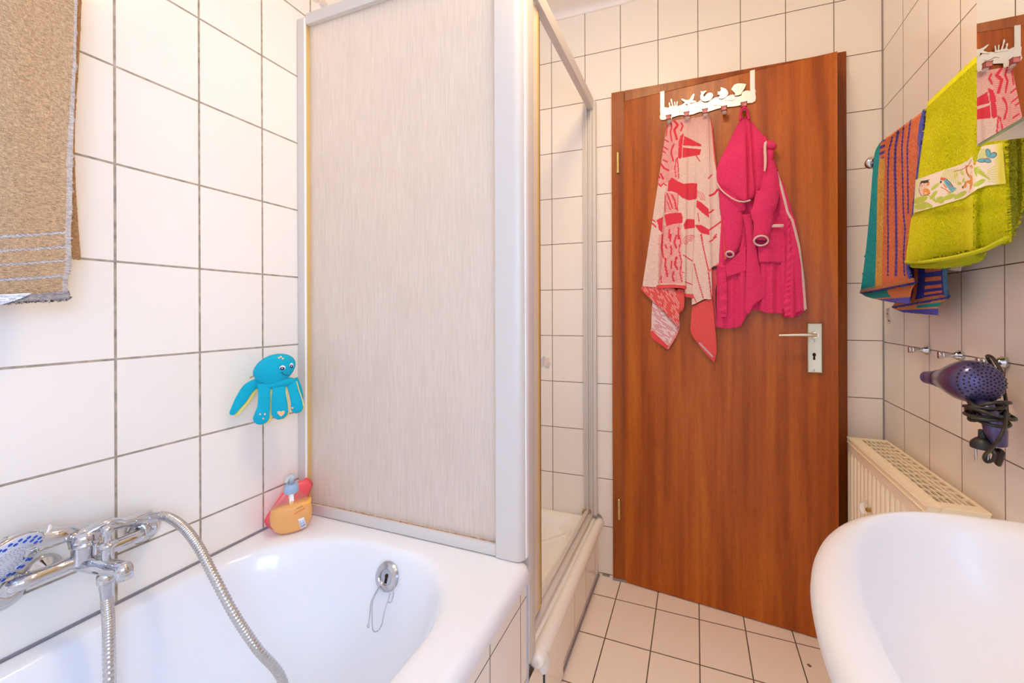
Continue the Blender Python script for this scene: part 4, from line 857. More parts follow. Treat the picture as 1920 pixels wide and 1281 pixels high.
lines = [(c5(*q), w_) for q, w_ in ((((330, 95), (345, 150), (330, 200), (345, 290)), 1.3), (((370, 90), (405, 130), (370, 180), (395, 270)), 2.2), (((440, 110), (455, 140), (435, 190)), 1.4), (((255, 265), (310, 300)), 1.2), (((235, 380), (275, 405)), 1.5), (((265, 350), (305, 375)), 1.2), (((365, 325), (345, 370), (340, 420), (360, 490)), 1.6),
    (((225, 505), (265, 560), (310, 585)), 1.8), (((260, 480), (300, 500)), 1.3), (((400, 460), (410, 560), (415, 660)), 1.0), (((390, 470), (375, 560), (385, 650)), .9), (((200, 615), (225, 660)), 1.6), (((235, 620), (258, 670)), 1.8), (((190, 715), (215, 722), (235, 745), (260, 715), (290, 735)), 1.2), (((300, 130), (290, 240)), 1.0),
    (((590, 440), (625, 492)), 1.1), (((300, 820), (330, 900), (350, 960)), 1.4), (((345, 830), (375, 890), (390, 970)), 1.6), (((300, 900), (330, 980)), 1.0), (((410, 830), (405, 990)), .7), (((280, 830), (275, 1000)), .7), (((745, 630), (712, 665)), 1.2), (((800, 780), (770, 820), (725, 838)), 2.0), (((760, 980), (722, 1010)), 1.6), (((840, 1095), (795, 1130), (722, 1180)), 1.5), (((790, 1225), (765, 1260)), 1.4),
    (((125, 1050), (155, 1080), (180, 1100)), 1.1), (((120, 1095), (160, 1125), (185, 1150)), 1.4), (((605, 1010), (620, 1110)), .8), (((320, 1180), (320, 1260)), 1.8), (((410, 1160), (410, 1270)), 1.5), (((640, 1230), (650, 1281)), 1.4))]
for r_ in (22, 32, 42, 52): lines.append((c5(*[(598+r_*1.5*math.cos(math.radians(a)), 872-r_*1.5*math.sin(math.radians(a))) for a in range(-10, 100, 15)]), .45)); lines.append((c6(*[(510+r_*1.6*math.cos(math.radians(a)), 95-r_*1.7*math.sin(math.radians(a))) for a in range(60, 181, 15)]), .55))
lines += [(c6(*q), w_) for q, w_ in ((((320, 0), (315, 60)), 1.5), (((240, 0), (235, 120), (250, 220)), 1.6), (((375, 10), (355, 70), (375, 130)), 1.8), (((400, 0), (415, 60), (400, 150), (425, 260), (410, 370), (430, 450)), 1.1), (((270, 100), (280, 130)), 1.6), (((325, 110), (325, 190)), 1.6), (((270, 230), (270, 310), (290, 400)), 1.9), (((375, 220), (360, 290), (385, 330)), 2.1), (((330, 260), (325, 320)), 2.0), (((350, 360), (335, 400), (350, 445)), 1.8), (((230, 400), (230, 460)), 1.2),
    (((610, 0), (640, 150), (680, 330), (712, 600)), 1.1), (((545, 280), (580, 430), (635, 612)), 1.0), (((530, 570), (565, 650)), .8), (((440, 195), (530, 255)), 1.0), (((460, 455), (525, 480)), 1.0), (((430, 360), (450, 368)), .7), (((760, 20), (720, 55), (690, 70)), 1.2))]
hat = [c5((300, 90), (460, 90), (430, 220), (410, 460), (420, 680), (310, 700), (180, 760), (230, 400)), c5((270, 800), (410, 820), (410, 1010), (270, 1010)), c5((250, 1140), (440, 1110), (450, 1281), (240, 1281)), c6((205, 0), (420, 0), (440, 470), (200, 470))]
def col_p(px, py, u, v):
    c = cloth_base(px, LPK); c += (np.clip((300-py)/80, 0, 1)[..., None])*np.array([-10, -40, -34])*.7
    for H in hat: m_ = inpoly(px, py, H); c[m_] = PNK; c[m_ & (np.sin((px*1.0+py*2.1)) > .2)] = (238, 182, 176)
    c += (rnd(px.shape)-.5)[..., None]*26
    for P_ in reds: mixc(c, inpoly(px, py, P_), RED)
    for P_, w_ in lines: mixc(c, near(px, py, P_, w_), RED)
    b = c6((200, 505), (330, 500), (452, 510)); mixc(c, near(px, py, b, 4.2), (232, 84, 86)); mixc(c, near(px, py, c6((460, 585), (525, 595)), 4), (232, 84, 86))
    mixc(c, near(px, py, c6((690, 350), (780, 285), (845, 225)), 2.3), (238, 128, 124)); mixc(c, px > np.interp(py, [217, 240, 300, 330, 360], [1331, 1334, 1339, 1345, 1352]), (230, 92, 88))
    return c
T_ = c5((300, 95), (330, 90), (360, 86), (430, 75), (500, 65), (560, 58), (590, 54), (640, 46), (690, 40), (712, 38), (722, 50), (738, 90), (748, 150))
B_ = c6((47, 503), (196, 525), (203, 520), (330, 512), (455, 525), (462, 596), (522, 612), (530, 672), (640, 622), (718, 600), (705, 345), (780, 292), (858, 230))
def off_p(u, v, px, py):
    # v runs across the cloth here, u down
    f = np.array([0, 1, 2, 3, 4, 5, 6, 7, 8, 9, 10, 11, 12])/12
    h = np.interp(v, [0, .10, .165, .18, .33, .36, .42, .5, .55, .68, .75, .78, .84, .90, 1], [.010, .018, .015, .022, .026, .016, .014, .018, .028, .030, .024, .012, .018, .011, .014])
    return .008+h*np.clip(.35+u*.75, 0, 1)+.0012*np.sin(v*60+u*3)*u
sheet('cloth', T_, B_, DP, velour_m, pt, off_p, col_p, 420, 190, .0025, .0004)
def dashes(px, py, base, ink, ang, sx, sy, dens):
    a = math.radians(ang); X = px*math.cos(a)+py*math.sin(a); Y = -px*math.sin(a)+py*math.cos(a); i, j = np.floor(X/sx).astype(int), np.floor(Y/sy+.5*(np.floor(X/sx) % 2)).astype(int)
    h = (np.sin(i*12.9898+j*78.233)*43758.5453) % 1; m_ = (h < dens) & ((X/sx) % 1 < .45); c = cloth_base(px, base); c += (rnd(px.shape)-.5)[..., None]*14; mixc(c, m_, ink); return c
def c_w2(px, py, u, v):
    c = dashes(px, py, (232, 206, 206), (206, 92, 104), -58, 2.6, 6.5, .55); mixc(c, near(px, py, c6((136, 950), (285, 1095)), 5.0), (232, 80, 84)); mixc(c, near(px, py, c6((396, 925), (295, 1103)), 2.2), (236, 140, 140)); return c
sheet('folded_corner', c6((145, 640), (138, 760), (135, 880), (136, 985), (283, 1098)), c6((180, 640), (330, 740), (396, 800), (397, 930), (297, 1103)), DP, velour_m, pt, lambda u, v, px, py: .012+.004*np.sin(u*5)*(1-v), c_w2, 90, 110, .0022, .0003)
sheet('lining', c6((45, 495), (46, 535), (150, 645), (270, 757), (392, 903)), c6((200, 520), (330, 505), (405, 600), (404, 760), (397, 905)), DP, velour_m, pt, lambda u, v, px, py: .019+.005*np.sin(u*3.1), lambda px, py, u, v: dashes(px, py, (230, 92, 88), (238, 180, 176), -32, 3.2, 7, .5), 90, 90, .0022, .0003)
pillow('hem_fold', c6((395, 515), (452, 515), (456, 600), (456, 690), (440, 735), (404, 757), (405, 640), (330, 580), (340, 560)), DO+DN*.017, DN, .004, terry('coral_cloth', (230, 94, 88), 900, .4, var=.12), pt)
def c_w4(px, py, u, v): c = cloth_base(px, (230, 90, 90)); c += (rnd(px.shape)-.5)[..., None]*16; mixc(c, near(px, py, c6((600, 1045), (720, 1170)), 1.6), (214, 180, 186)); return c
sheet('red_corner', c6((528, 690), (517, 800), (515, 940), (590, 1060), (650, 1140), (730, 1228)), c6((718, 604), (735, 760), (750, 920), (760, 1050), (761, 1140), (740, 1230)), DP, velour_m, pt, lambda u, v, px, py: .026+.006*np.sin(u*3.1)-.008*v, c_w4, 70, 120, .0025, .0003)
sheet('side_fold', c6((690, 355), (700, 400), (715, 480), (722, 560), (740, 760), (750, 900)), c6((775, 320), (778, 430), (755, 500), (752, 590), (756, 760), (757, 900)), DP, velour_m, pt, lambda u, v, px, py: .012+.004*np.sin(u*7+v*4), lambda px, py, u, v: cloth_base(px, (222, 100, 104)), 40, 80, .002, .0003)

# ---- bathrobe
rb = thing('bathrobe', door_pt(.5, 1.88, .02), 'magenta pink child size hooded terry bathrobe hanging by its loop on the door rack', 'bathrobe')
A_, B5 = CR(1330, 190, 6.1), CR(1330, 390, 5.57)
MG, CRM = (250, 64, 124), (250, 222, 214)
mg_t = terry('magenta_terry', None, 330, 1.0, dist=.0034, var=.26)
def mcol(ex=None):
    def f(px, py, u, v):
        c = cloth_base(px, MG); c += (rnd(px.shape)-.5)[..., None]*np.array([14, 16, 20])
        if ex is not None: ex(c, px, py, u, v)
        return c
    return f
def ex_body(c, px, py, u, v):
    mixc(c, near(px, py, B5((815, -10), (860, 130), (900, 250), (945, 420), (975, 600), (990, 800), (1003, 1060)), 2.3), CRM)
BT = A_((95, 960), (110, 1030), (250, 1100), (400, 1140), (520, 1090), (600, 960), (640, 700), (680, 640), (730, 660), (762, 740), (770, 780))
BB = B5((72, 1235), (110, 1252), (230, 1255), (330, 1225), (400, 1110), (470, 1065), (620, 1098), (760, 1108), (785, 1140), (898, 1140), (1022, 1052))
def off_body(u, v, px, py):
    d = np.clip((py-330)/200, 0, 1); return .010+.006*np.sin(px*.145+.3)*d+.009*d+.005*np.sin(px*.33+1.2)*d+.014*np.exp(-((px-1440)/22)**2)*(1-d)
sheet('body', BT, BB, DP, mg_t, rb, off_body, mcol(ex_body), 300, 190, .004, .0005)
sheet('shoulder', A_((640, 600), (640, 760), (600, 900), (560, 1080)), A_((740, 660), (790, 850), (800, 1000), (790, 1120)), DP, mg_t, rb, lambda u, v, px, py: .026+.013*np.sin(np.pi*u), mcol(), 60, 80, .004, .0005)
sheet('front_panel', B5((345, 70), (385, 300), (385, 600), (378, 880), (370, 1090)), B5((440, 60), (470, 300), (520, 600), (565, 810), (592, 910)), DP, mg_t, rb, lambda u, v, px, py: .028+.008*np.sin(np.pi*u)-.004*v, mcol(), 70, 150, .004, .0005)
sheet('front_panel_corner', B5((372, 880), (371, 980), (374, 1085), (400, 1110)), B5((592, 905), (560, 955), (500, 985), (430, 1085)), DP, mg_t, rb, lambda u, v, px, py: .022+.008*np.sin(np.pi*u), mcol(), 40, 50, .004, .0005)
def off_slv(h): return lambda u, v, px, py: h-.014+.022*np.sqrt(np.clip(np.sin(np.pi*np.clip(u, .02, .98)), 0, 1))
sheet('sleeve', A_((100, 960), (112, 1080), (118, 1200), (130, 1281))+B5((145, 250), (160, 380), (172, 470)), A_((400, 1130), (420, 1210), (400, 1260), (380, 1281))+B5((345, 250), (310, 400), (255, 488)), DP, mg_t, rb, off_slv(.034), mcol(), 90, 130, .004, .0005)
sheet('sleeve', A_((540, 1020), (520, 1100), (500, 1200), (470, 1281))+B5((462, 160), (460, 250), (462, 330)), A_((790, 1020), (790, 1100), (770, 1200), (730, 1281))+B5((665, 130), (636, 250), (624, 335)), DP, mg_t, rb, off_slv(.050), mcol(), 90, 120, .004, .0005)
def cuff(cx, cy_, rx, ry, off, tilt, w_=.0033):
    P = [door_pt(*door_st(cx+rx*math.cos(a)*math.cos(tilt)-ry*math.sin(a)*math.sin(tilt), cy_+rx*math.cos(a)*math.sin(tilt)+ry*math.sin(a)*math.cos(tilt), off), off+.010*(-math.sin(a))) for a in [2*math.pi*k/36 for k in range(37)]]
    b = BM(); tube(b, P, w_, 10, cap=False); return obj('cuff', b, terry('cream_trim', (244, 214, 210), 700, .8, var=.15), rb, smooth=True)
cuff(1427.0, 451.5, 13.3, 8.2, .052, -.05); cuff(1368.3, 476.8, 7.0, 4.6, .034, .1, .0036)
dk = mat('sleeve_shade', (150, 20, 70), .95)
for cx, cy_, rx, ry, o_ in ((1427, 451.5, 11.5, 6.5, .046), (1368.3, 476.8, 5.6, 3.4, .029)): bm = BM(); prism(bm, dp3(circ(cx, cy_, rx, ry, 24), o_), DN, -.002); obj('sleeve_shade', bm, dk, rb)  # flat darker discs paint the shade inside the sleeve openings
def ex_p(c, px, py, u, v): pass
sheet('pocket', B5((505, 190), (505, 330), (510, 470), (520, 572)), B5((778, 175), (785, 300), (790, 440), (795, 572)), DP, mg_t, rb, lambda u, v, px, py: .029+.006*np.sin(px*.145+.3)-.010*np.clip((u-.8)/.2, 0, 1)-.004*np.clip((v-.94)/.06, 0, 1), mcol(), 80, 90, .004, .0005)
sheet('pocket', B5((165, 600), (170, 640), (185, 725)), B5((380, 400), (382, 560), (383, 662)), DP, mg_t, rb, lambda u, v, px, py: .027-.004*np.clip((v-.93)/.07, 0, 1), mcol(), 60, 70, .004, .0005)
bm = BM(); tube(bm, dp3(B5((640, 190), (700, 186), (776, 186)), .036), .0056, 12, flat=.5, flat_dir=DN); obj('pocket_trim', bm, terry('cream_trim_2', (244, 212, 206), 700, .8, var=.15), rb, smooth=True)
sheet('belt', B5((100, 590), (100, 760), (100, 950), (105, 1120), (125, 1142)), B5((165, 600), (182, 760), (185, 950), (182, 1120), (160, 1144)), DP, mg_t, rb, lambda u, v, px, py: .026+.004*np.sin(np.pi*u)+.0025*np.sin(v*40), mcol(), 24, 110, .004, .0005)
RP1 = A_((735, 668), (770, 760), (850, 950), (910, 1130), (950, 1281))+B5((900, 130), (950, 400), (1000, 800), (1022, 1056))
def ex_rp(c, px, py, u, v): mixc(c, near(px, py, A_((762, 780), (815, 950), (862, 1130), (895, 1270))+B5((868, 130), (900, 250), (942, 420), (972, 600), (984, 800), (1003, 1062)), 2.4), CRM)
sheet('side_panel', resample(A_((700, 690), (730, 900), (760, 1100), (790, 1281))+B5((800, 200), (830, 500), (870, 800), (885, 1100)), 30), resample(RP1, 30), DP, mg_t, rb, lambda u, v, px, py: .014+.010*np.sin(np.pi*np.clip(u*.8+.1, 0, 1)), mcol(ex_rp), 70, 200, .004, .0005)
sheet('side_gusset', B5((815, 120), (810, 400), (800, 700), (775, 900), (780, 1130)), B5((850, 110), (862, 400), (880, 700), (895, 900), (900, 1130)), DP, mg_t, rb, lambda u, v, px, py: .022+.005*np.sin(np.pi*u)+.002*np.sin(v*90+u*4), mcol(), 30, 170, .004, .0005)
# hood
HL = A_((400, 200), (340, 232), (200, 520), (95, 740), (92, 935), (180, 1040), (290, 1122), (400, 1146))
HR = A_((420, 200), (455, 205), (600, 370), (665, 455), (640, 800), (610, 960), (530, 1085), (410, 1150))
def off_h(u, v, px, py):
    f = np.exp(-((px-np.interp(py, [222, 290, 370], [1399, 1402, 1404]))/2.4)**2)*.018*np.clip((py-222)/50, 0, 1)+np.exp(-((px-np.interp(py, [222, 300, 350], [1408, 1413, 1417]))/2.2)**2)*.013
    return .016+.030*np.sin(np.pi*np.clip(u, .0, 1))**.7*np.clip(v*2.2, .12, 1)+.012*np.clip((v-.3), 0, 1)-f
def ex_h(c, px, py, u, v): mixc(c, near(px, py, A_((85, 935), (130, 1005), (200, 1068), (300, 1135), (400, 1150), (460, 1130)), 1.6), CRM)
sheet('hood', HL, HR, DP, mg_t, rb, off_h, mcol(ex_h), 170, 200, .005, .0005)
bm = BM(); P = [door_pt(*door_st(x, y, o_), o_) for (x, y), o_ in zip(A_((88, 935), (130, 1005), (200, 1068), (300, 1132), (400, 1150), (470, 1130)), (.030, .042, .050, .056, .052, .048))]; tube(bm, smooth_path(P, 6), .0026, 8); obj('hood_trim', bm, terry('cream_trim_4', (244, 212, 206), 700, .8, var=.15), rb, smooth=True)
bm = BM(); P = [door_pt(*door_st(x, y, .046), .046) for x, y in A_((655, 452), (640, 490), (636, 560), (640, 640), (640, 720), (632, 800))]; tube(bm, smooth_path(P, 6), [.002]*3+[.0048]*20+[.0042]*5+[.003]*3, 10, flat=.7, flat_dir=DN); obj('hood_trim', bm, terry('cream_trim_3', (244, 212, 206), 700, .8, var=.15), rb, smooth=True)
def fpil(outline, off, th): return pillow('hood_edge', outline, DO+DN*off, DN, th, terry('magenta_terry_plain', (246, 62, 122), 430, 1, dist=.003, var=.26), rb, 6)
fpil(A_((655, 452), (700, 446), (750, 470), (774, 510), (760, 545), (720, 560), (668, 545), (650, 500)), .036, .013)
fpil(A_((655, 540), (700, 550), (745, 560), (735, 640), (728, 700), (680, 700), (655, 620)), .030, .012)
bm = BM(); P = [door_pt(*door_st(x, y, o_), o_) for (x, y), o_ in zip(A_((352, 215), (358, 150), (372, 95), (400, 72), (428, 95), (442, 150), (452, 205)), (.02, .024, .034, .040, .034, .024, .02))]; tube(bm, smooth_path(P, 6), .0042, 10); obj('hanging_loop', bm, terry('magenta_loop', (246, 60, 120), 600, .8, var=.2), rb, smooth=True)

# ================================================================== RIGHT WALL
OR_ = .088; rz = 1.603
rr_t = thing('towel_rail', rwall(1.3, rz, 0), 'chrome towel rail carrying the striped and the lime green towels on the right wall', 'towel rail')
bm = BM(); tube(bm, [rwall(1.555, rz-.012, OR_), rwall(.86, rz-.012, OR_)], .008, 20); obj('bar', bm, 'chrome', rr_t, auto=50)
bm = BM(); lathe(bm, rwall(1.548, rz-.012, OR_), -Vector(RD), [(-.004, .009), (0, .0165), (.003, .0185), (.008, .0185), (.010, .015), (.015, .0175), (.019, .0165), (.021, .008), (.021, 0)], 32); obj('end_cap', bm, 'chrome', rr_t, auto=40)
for y in (1.538, .875): bm = BM(); lathe(bm, rwall(y, rz-.012, .001), RN, [(0, .021), (.004, .021), (.008, .009), (OR_, .009)], 24); obj('post', bm, 'chrome', rr_t, auto=50)
C1 = CR(1600, 180, 2.785)
st_ = thing('striped_towel', rwall(1.4, rz, OR_), 'orange and violet striped towel with teal edge on the right wall rail', 'towel')
TEAL, ORA, VIO, YOR, BLU = (30, 182, 190), (250, 138, 90), (92, 76, 176), (252, 194, 96), (100, 108, 206)
def col_s(px, py, u, v):
    c = cloth_base(px, ORA)
    te = np.interp(py, [200, 276, 332, 400, 467, 521], [1655, 1650.4, 1646, 1644, 1643, 1641]); ye = np.interp(py, [290, 346, 400, 503], [1660, 1657.5, 1656.8, 1654]); mixc(c, px < te, TEAL); mixc(c, (px >= te) & (px < ye) & (py > 297), YOR)
    for P_, w_ in (([(1673, 258), (1666.6, 283), (1665, 318), (1664.5, 400), (1665.3, 431), (1664.6, 516)], 1.5), ([(1684, 247), (1679, 276), (1678, 318), (1680, 400), (1680.8, 467), (1679.7, 516)], 2.3), ([(1695, 228), (1691, 276), (1692, 318), (1694, 400), (1697, 431), (1694, 478), (1696, 516)], 1.5), ([(1708, 219), (1701, 276), (1701.7, 318), (1703, 400)], 1.5)): mixc(c, dline(px, py, P_)+.5*np.sin(py*.8) < w_, VIO)
    mixc(c, (px > te-1) & (px < te+9) & (py > 262) & (py < 297) & (np.sin((py+px*.45)*.55) > .1), VIO); mixc(c, u > .955, BLU)
    c += (rnd(px.shape)-.5)[..., None]*30
    bd = v > .885; mixc(c, bd, (242, 156, 96)); mixc(c, bd & (u < .30) & (np.sin(v*330) > .4), (60, 160, 150)); mixc(c, v > .972, (84, 84, 186)); return c
sL = C1((145, 238), (120, 275), (108, 320), (98, 430), (85, 600), (68, 780), (45, 965), (38, 1010), (33, 1032))
sR = C1((374, 72), (362, 130), (350, 300), (330, 480), (312, 640), (296, 780), (285, 890), (300, 950), (322, 975))
sheet('front', sL, sR, RW, terry_fluffy, st_, lambda u, v, px, py: .098+.010*np.clip(v*4, 0, 1)+.004*np.sin(u*7+v*3)-.010*np.clip((.06-v)/.06, 0, 1), col_s, 170, 300, .005, .0006)
def col_s2(px, py, u, v):
    c = cloth_base(px, ORA); mixc(c, u < .12, (36, 120, 130)); mixc(c, np.abs(u-.25) < .06, VIO)
    blk = (u > .38) & ((np.floor(v*26) % 2 == 0) | (u > .92) | (u < .55)); mixc(c, blk, (60, 62, 168)); c += (rnd(px.shape)-.5)[..., None]*30
    mixc(c, v > .90, (236, 150, 96)); mixc(c, (v > .925) & (v < .955) & (u > .74) & (u < .84), (226, 190, 130)); mixc(c, u > .955, (96, 150, 190)); mixc(c, v > .975, (84, 84, 186)); return c
sheet('back', C1((150, 240), (190, 500), (230, 800), (250, 930), (235, 1040), (200, 1105)), C1((376, 70), (420, 400), (468, 700), (475, 900), (482, 1010), (492, 1050)), RW, terry_fluffy, st_, lambda u, v, px, py: .062+.004*np.sin(u*6), col_s2, 120, 300, .005, .0006)
sheet('front_lining', C1((36, 1022), (60, 1045), (120, 1062), (200, 1078)), C1((320, 978), (300, 1010), (292, 1050), (288, 1085)), RW, velour_m, st_, lambda u, v, px, py: .092+.002*np.sin(u*3), lambda px, py, u, v: (lambda c: (mixc(c, (u < .5) & (v < .6), (30, 150, 150)), mixc(c, v > .66, (84, 84, 186)), c)[-1])(cloth_base(px, (224, 136, 80))), 60, 30, .003, .0003)
sheet('back_lining', C1((198, 1102), (220, 1115), (260, 1130)), C1((492, 1048), (440, 1100), (436, 1145)), RW, velour_m, st_, lambda u, v, px, py: .052+.002*np.sin(u*3), lambda px, py, u, v: (lambda c: (mixc(c, (u > .5) & (np.sin(v*20) > -.3), (30, 150, 150)), mixc(c, v > .6, (84, 84, 186)), c)[-1])(cloth_base(px, (216, 150, 90))), 60, 30, .003, .0003)
def col_tag(px, py, u, v): c = cloth_base(px, (240, 238, 234)); mixc(c, (u > .3) & (u < .7) & (np.sin(v*60+2*np.sin(v*21)) > .2) & (v > .1) & (v < .9), (130, 124, 130)); return c
sheet('care_label', C1((172, 1108), (168, 1140), (178, 1200)), C1((192, 1106), (190, 1145), (206, 1195)), RW, velour_m, st_, .050, col_tag, 16, 50, .0006, 0)
# side edge of the rolled top: blue binding seen end-on
bm = BM(); tube(bm, smooth_path([Vector(at_off(np.array([x]), np.array([y]), COR, RN, o_)[0]) for x, y, o_ in ((1733, 207, .098), (1726, 240, .106), (1722, 300, .108), (1717, 380, .108), (1710, 430, .108))], 6), .0035, 8); obj('binding', bm, terry('blue_binding', (90, 100, 190), 700, .8, var=.2), st_, smooth=True)
bm = BM(); tube(bm, smooth_path([Vector(at_off(np.array([x]), np.array([y]), COR, RN, o_)[0]) for x, y, o_ in ((1735, 206, .088), (1733, 250, .070), (1731, 300, .066), (1730, 360, .066))], 6), .0045, 8); obj('binding', bm, terry('navy_binding', (36, 40, 110), 700, .8, var=.2), st_, smooth=True)

lm = thing('lime_towel', rwall(1.1, rz, OR_), 'lime green terry towel with a printed jungle animal border on the right wall', 'towel')
C7 = CR(1700, 265, 8.727); LIME, LW_ = (246, 242, 0), (250, 238, 222)
up_l = C7((150, 628), (185, 615), (560, 480), (870, 380), (1000, 310), (1080, 230), (1110, 150), (1170, 100), (1300, 60), (1560, 20)); lo_l = C7((90, 1185), (110, 1178), (600, 1040), (950, 930), (1150, 790), (1300, 730), (1500, 710), (1700, 700))
band_poly = up_l+lo_l[::-1]
def art(c, px, py):
    def P(col, *q): mixc(c, inpoly(px, py, C7(*q)), col)
    def E(col, cx, cy_, rx, ry, ang=0): mixc(c, ell(px, py, 1700+cx/8.727, 265+cy_/8.727, rx/8.727, ry/8.727, ang), col)
    def Ln(col, w_, *q): mixc(c, near(px, py, C7(*q), w_/8.727), col)
    G1, G2, G3 = (214, 222, 120), (196, 214, 90), (226, 228, 150)
    for cx, cy_, rx, ry, an in ((470, 740, 90, 26, -40), (800, 560, 50, 22, 110), (905, 510, 60, 26, 60), (860, 690, 40, 26, 0), (930, 640, 40, 18, 100), (700, 910, 110, 40, -20), (880, 880, 120, 40, -30), (1190, 680, 110, 40, -30), (220, 960, 130, 50, -20), (330, 1040, 100, 40, 20), (440, 880, 90, 30, -50), (560, 960, 60, 60, 0), (740, 820, 80, 22, -30), (230, 1070, 110, 50, 0), (1130, 520, 60, 20, 70)): E(G1 if (cx+cy_) % 2 else G2, cx, cy_, rx, ry, an)
    for k in range(9): Ln(G3, 9, (640+k*24, 470-k*2), (560+k*34, 600+k*12)); Ln(G2, 7, (1160+k*26, 110+k*4), (1130+k*20, 330))
    for k in range(7): Ln(G2, 9, (1110, 440+k*8), (1180+k*30, 420+k*34)); Ln(G3, 8, (1460, 400+k*45), (1330, 470+k*30)); Ln(G2, 8, (480, 1000), (350+k*50, 880+k*12))
    ORG, SK, BK, BL, RD_ = (240, 160, 70), (246, 214, 196), (74, 62, 58), (110, 190, 214), (226, 116, 84)
    # small ape with dark hair
    P(BK, (215, 700), (235, 650), (300, 640), (385, 622), (350, 650), (372, 668), (330, 700), (290, 690), (240, 740), (210, 760)); E(SK, 262, 735, 52, 52); E(SK, 320, 720, 34, 40); E(ORG, 352, 700, 22, 30, 20); E(ORG, 320, 830, 62, 60); E(SK, 240, 830, 36, 44); E(SK, 310, 850, 24, 18); E(BK, 250, 728, 5, 8); E(BK, 285, 712, 5, 8); Ln(BK, 4, (200, 760), (205, 830), (240, 890), (340, 885), (382, 850)); Ln(BK, 4, (235, 690), (212, 740))
    # parrot
    P(RD_, (545, 600), (580, 590), (640, 600), (650, 635), (600, 650), (560, 640)); P(BL, (600, 640), (660, 620), (720, 680), (760, 740), (820, 775), (780, 780), (810, 808), (750, 800), (775, 840), (720, 825), (680, 770), (630, 700)); E(SK, 590, 650, 18, 14); P(BK, (545, 640), (580, 660), (560, 695), (545, 680)); P(ORG, (590, 680), (620, 700), (665, 760), (640, 770), (600, 720)); Ln(RD_, 7, (560, 750), (640, 790), (720, 850)); P(RD_, (690, 730), (740, 710), (750, 725), (710, 745)); Ln(BK, 4, (650, 620), (720, 680), (760, 740)); Ln(BK, 3, (640, 650), (700, 720))
    # climbing ape
    P(ORG, (965, 400), (1000, 385), (1015, 410), (990, 440), (1005, 520), (1050, 560), (1075, 560), (1080, 700), (1055, 780), (1030, 800), (1035, 700), (985, 680), (980, 750), (930, 775), (905, 770), (915, 735), (950, 725), (955, 660), (1000, 640), (1040, 630), (1040, 590), (990, 540), (970, 450)); E(ORG, 1055, 420, 26, 34); E(SK, 1050, 440, 16, 22); E(SK, 1060, 510, 18, 40); E(SK, 1025, 820, 22, 22); E(BK, 915, 755, 12, 12); Ln(BK, 4, (965, 400), (975, 500), (1010, 570), (1040, 600)); Ln(BK, 4, (955, 660), (950, 720), (910, 735)); Ln((190, 120, 90), 6, (1060, 300), (1010, 400), (900, 465), (780, 495))
    P(RD_, (1120, 230), (1138, 260), (1135, 330), (1130, 380), (1105, 395), (1092, 360), (1105, 300)); Ln((150, 70, 60), 3, (1120, 230), (1105, 300), (1095, 380))
    # butterfly
    GR = (96, 106, 112); E(GR, 1335, 195, 44, 76, -12); E(BL, 1335, 200, 34, 66, -12); E(GR, 1415, 228, 66, 46, -30); E(BL, 1410, 232, 54, 35, -30); E(GR, 1240, 315, 82, 34, -5); E(BL, 1240, 313, 72, 25, -5); E(GR, 1325, 320, 60, 34, 8); E(BL, 1325, 318, 50, 25, 8); E(SK, 1282, 262, 20, 18); Ln(GR, 5, (1300, 275), (1370, 285))
def col_l(px, py, u, v):
    c = cloth_base(px, LIME); c += (rnd(px.shape)-.5)[..., None]*np.array([30, 30, 14])
    return c
def col_band(px, py, u, v):
    c = cloth_base(px, LIME); b = inpoly(px, py, band_poly) | True; pale = np.array(LW_)-np.clip((1735-px)/40, 0, 1)[..., None]*np.array([40, 20, 90]); pale = pale*(1-np.clip((px-1862)/14, 0, 1)[..., None])+np.array([232, 226, 90])*np.clip((px-1862)/14, 0, 1)[..., None]
    c[b] = pale[b]; t = c.copy(); art(t, px, py); bb = b & (px < 1872); c[bb] = t[bb]
    mixc(c, (u < .012) | (u > .988), (206, 214, 30)); return c
lL = [(1739, 192), (1736, 215), (1734.6, 234), (1729, 270), (1722, 323), (1715, 392), (1708, 412), (1703, 450), (1699, 480), (1699, 494)]
lR = [(1886, 52), (1885, 90), (1884, 140), (1883, 210), (1883.5, 273), (1886, 359), (1888, 390), (1889, 420), (1888.5, 440), (1889, 452)]
def off_l(u, v, px, py):
    return .100+.012*np.clip(v*3, 0, 1)+.006*np.sin(u*5.2+v*1.5)*v+.004*np.sin(u*11)*v-.012*np.clip((.05-v)/.05, 0, 1)+.010*np.exp(-((px-1827)/9)**2)*np.clip((v-.3)*3, 0, 1)
sheet('front', lL, lR, RW, terry('lime_terry', None, 270, 1.0, dist=.0030, var=.24), lm, off_l, col_l, 400, 720, .005, .0004)
bandT = resample([(1716.5, 337)]+up_l[1:], 60); bandB = resample([(1712.5, 400)]+lo_l[2:-1]+[(1885, 345)], 60)
sheet('printed_border', bandT, bandB, RW, velour_m, lm, lambda u, v, px, py: off_l((px-1710)/175, (py-192)/300, px, py)+.0022, col_band, 150, 420, .001, 0)
sheet('hem_loop', [(1699, 494), (1704, 500), (1722, 503), (1750, 504)], [(1846, 474), (1842, 480), (1838, 486), (1818, 497)], RW, terry_m, lm, lambda u, v, px, py: .104+.004*np.sin(u*3), lambda px, py, u, v: cloth_base(px, (196, 206, 16)), 60, 24, .004, .0006)
bm = BM(); tube(bm, smooth_path([Vector(at_off(np.array([x]), np.array([y]), COR, RN, .116)[0]) for x, y in ((1699, 491), (1730, 491), (1770, 486), (1810, 478), (1850, 466), (1888, 447))], 8), .0042, 10); obj('hem', bm, terry('lime_hem', (216, 222, 22), 700, .8, var=.15), lm, smooth=True)
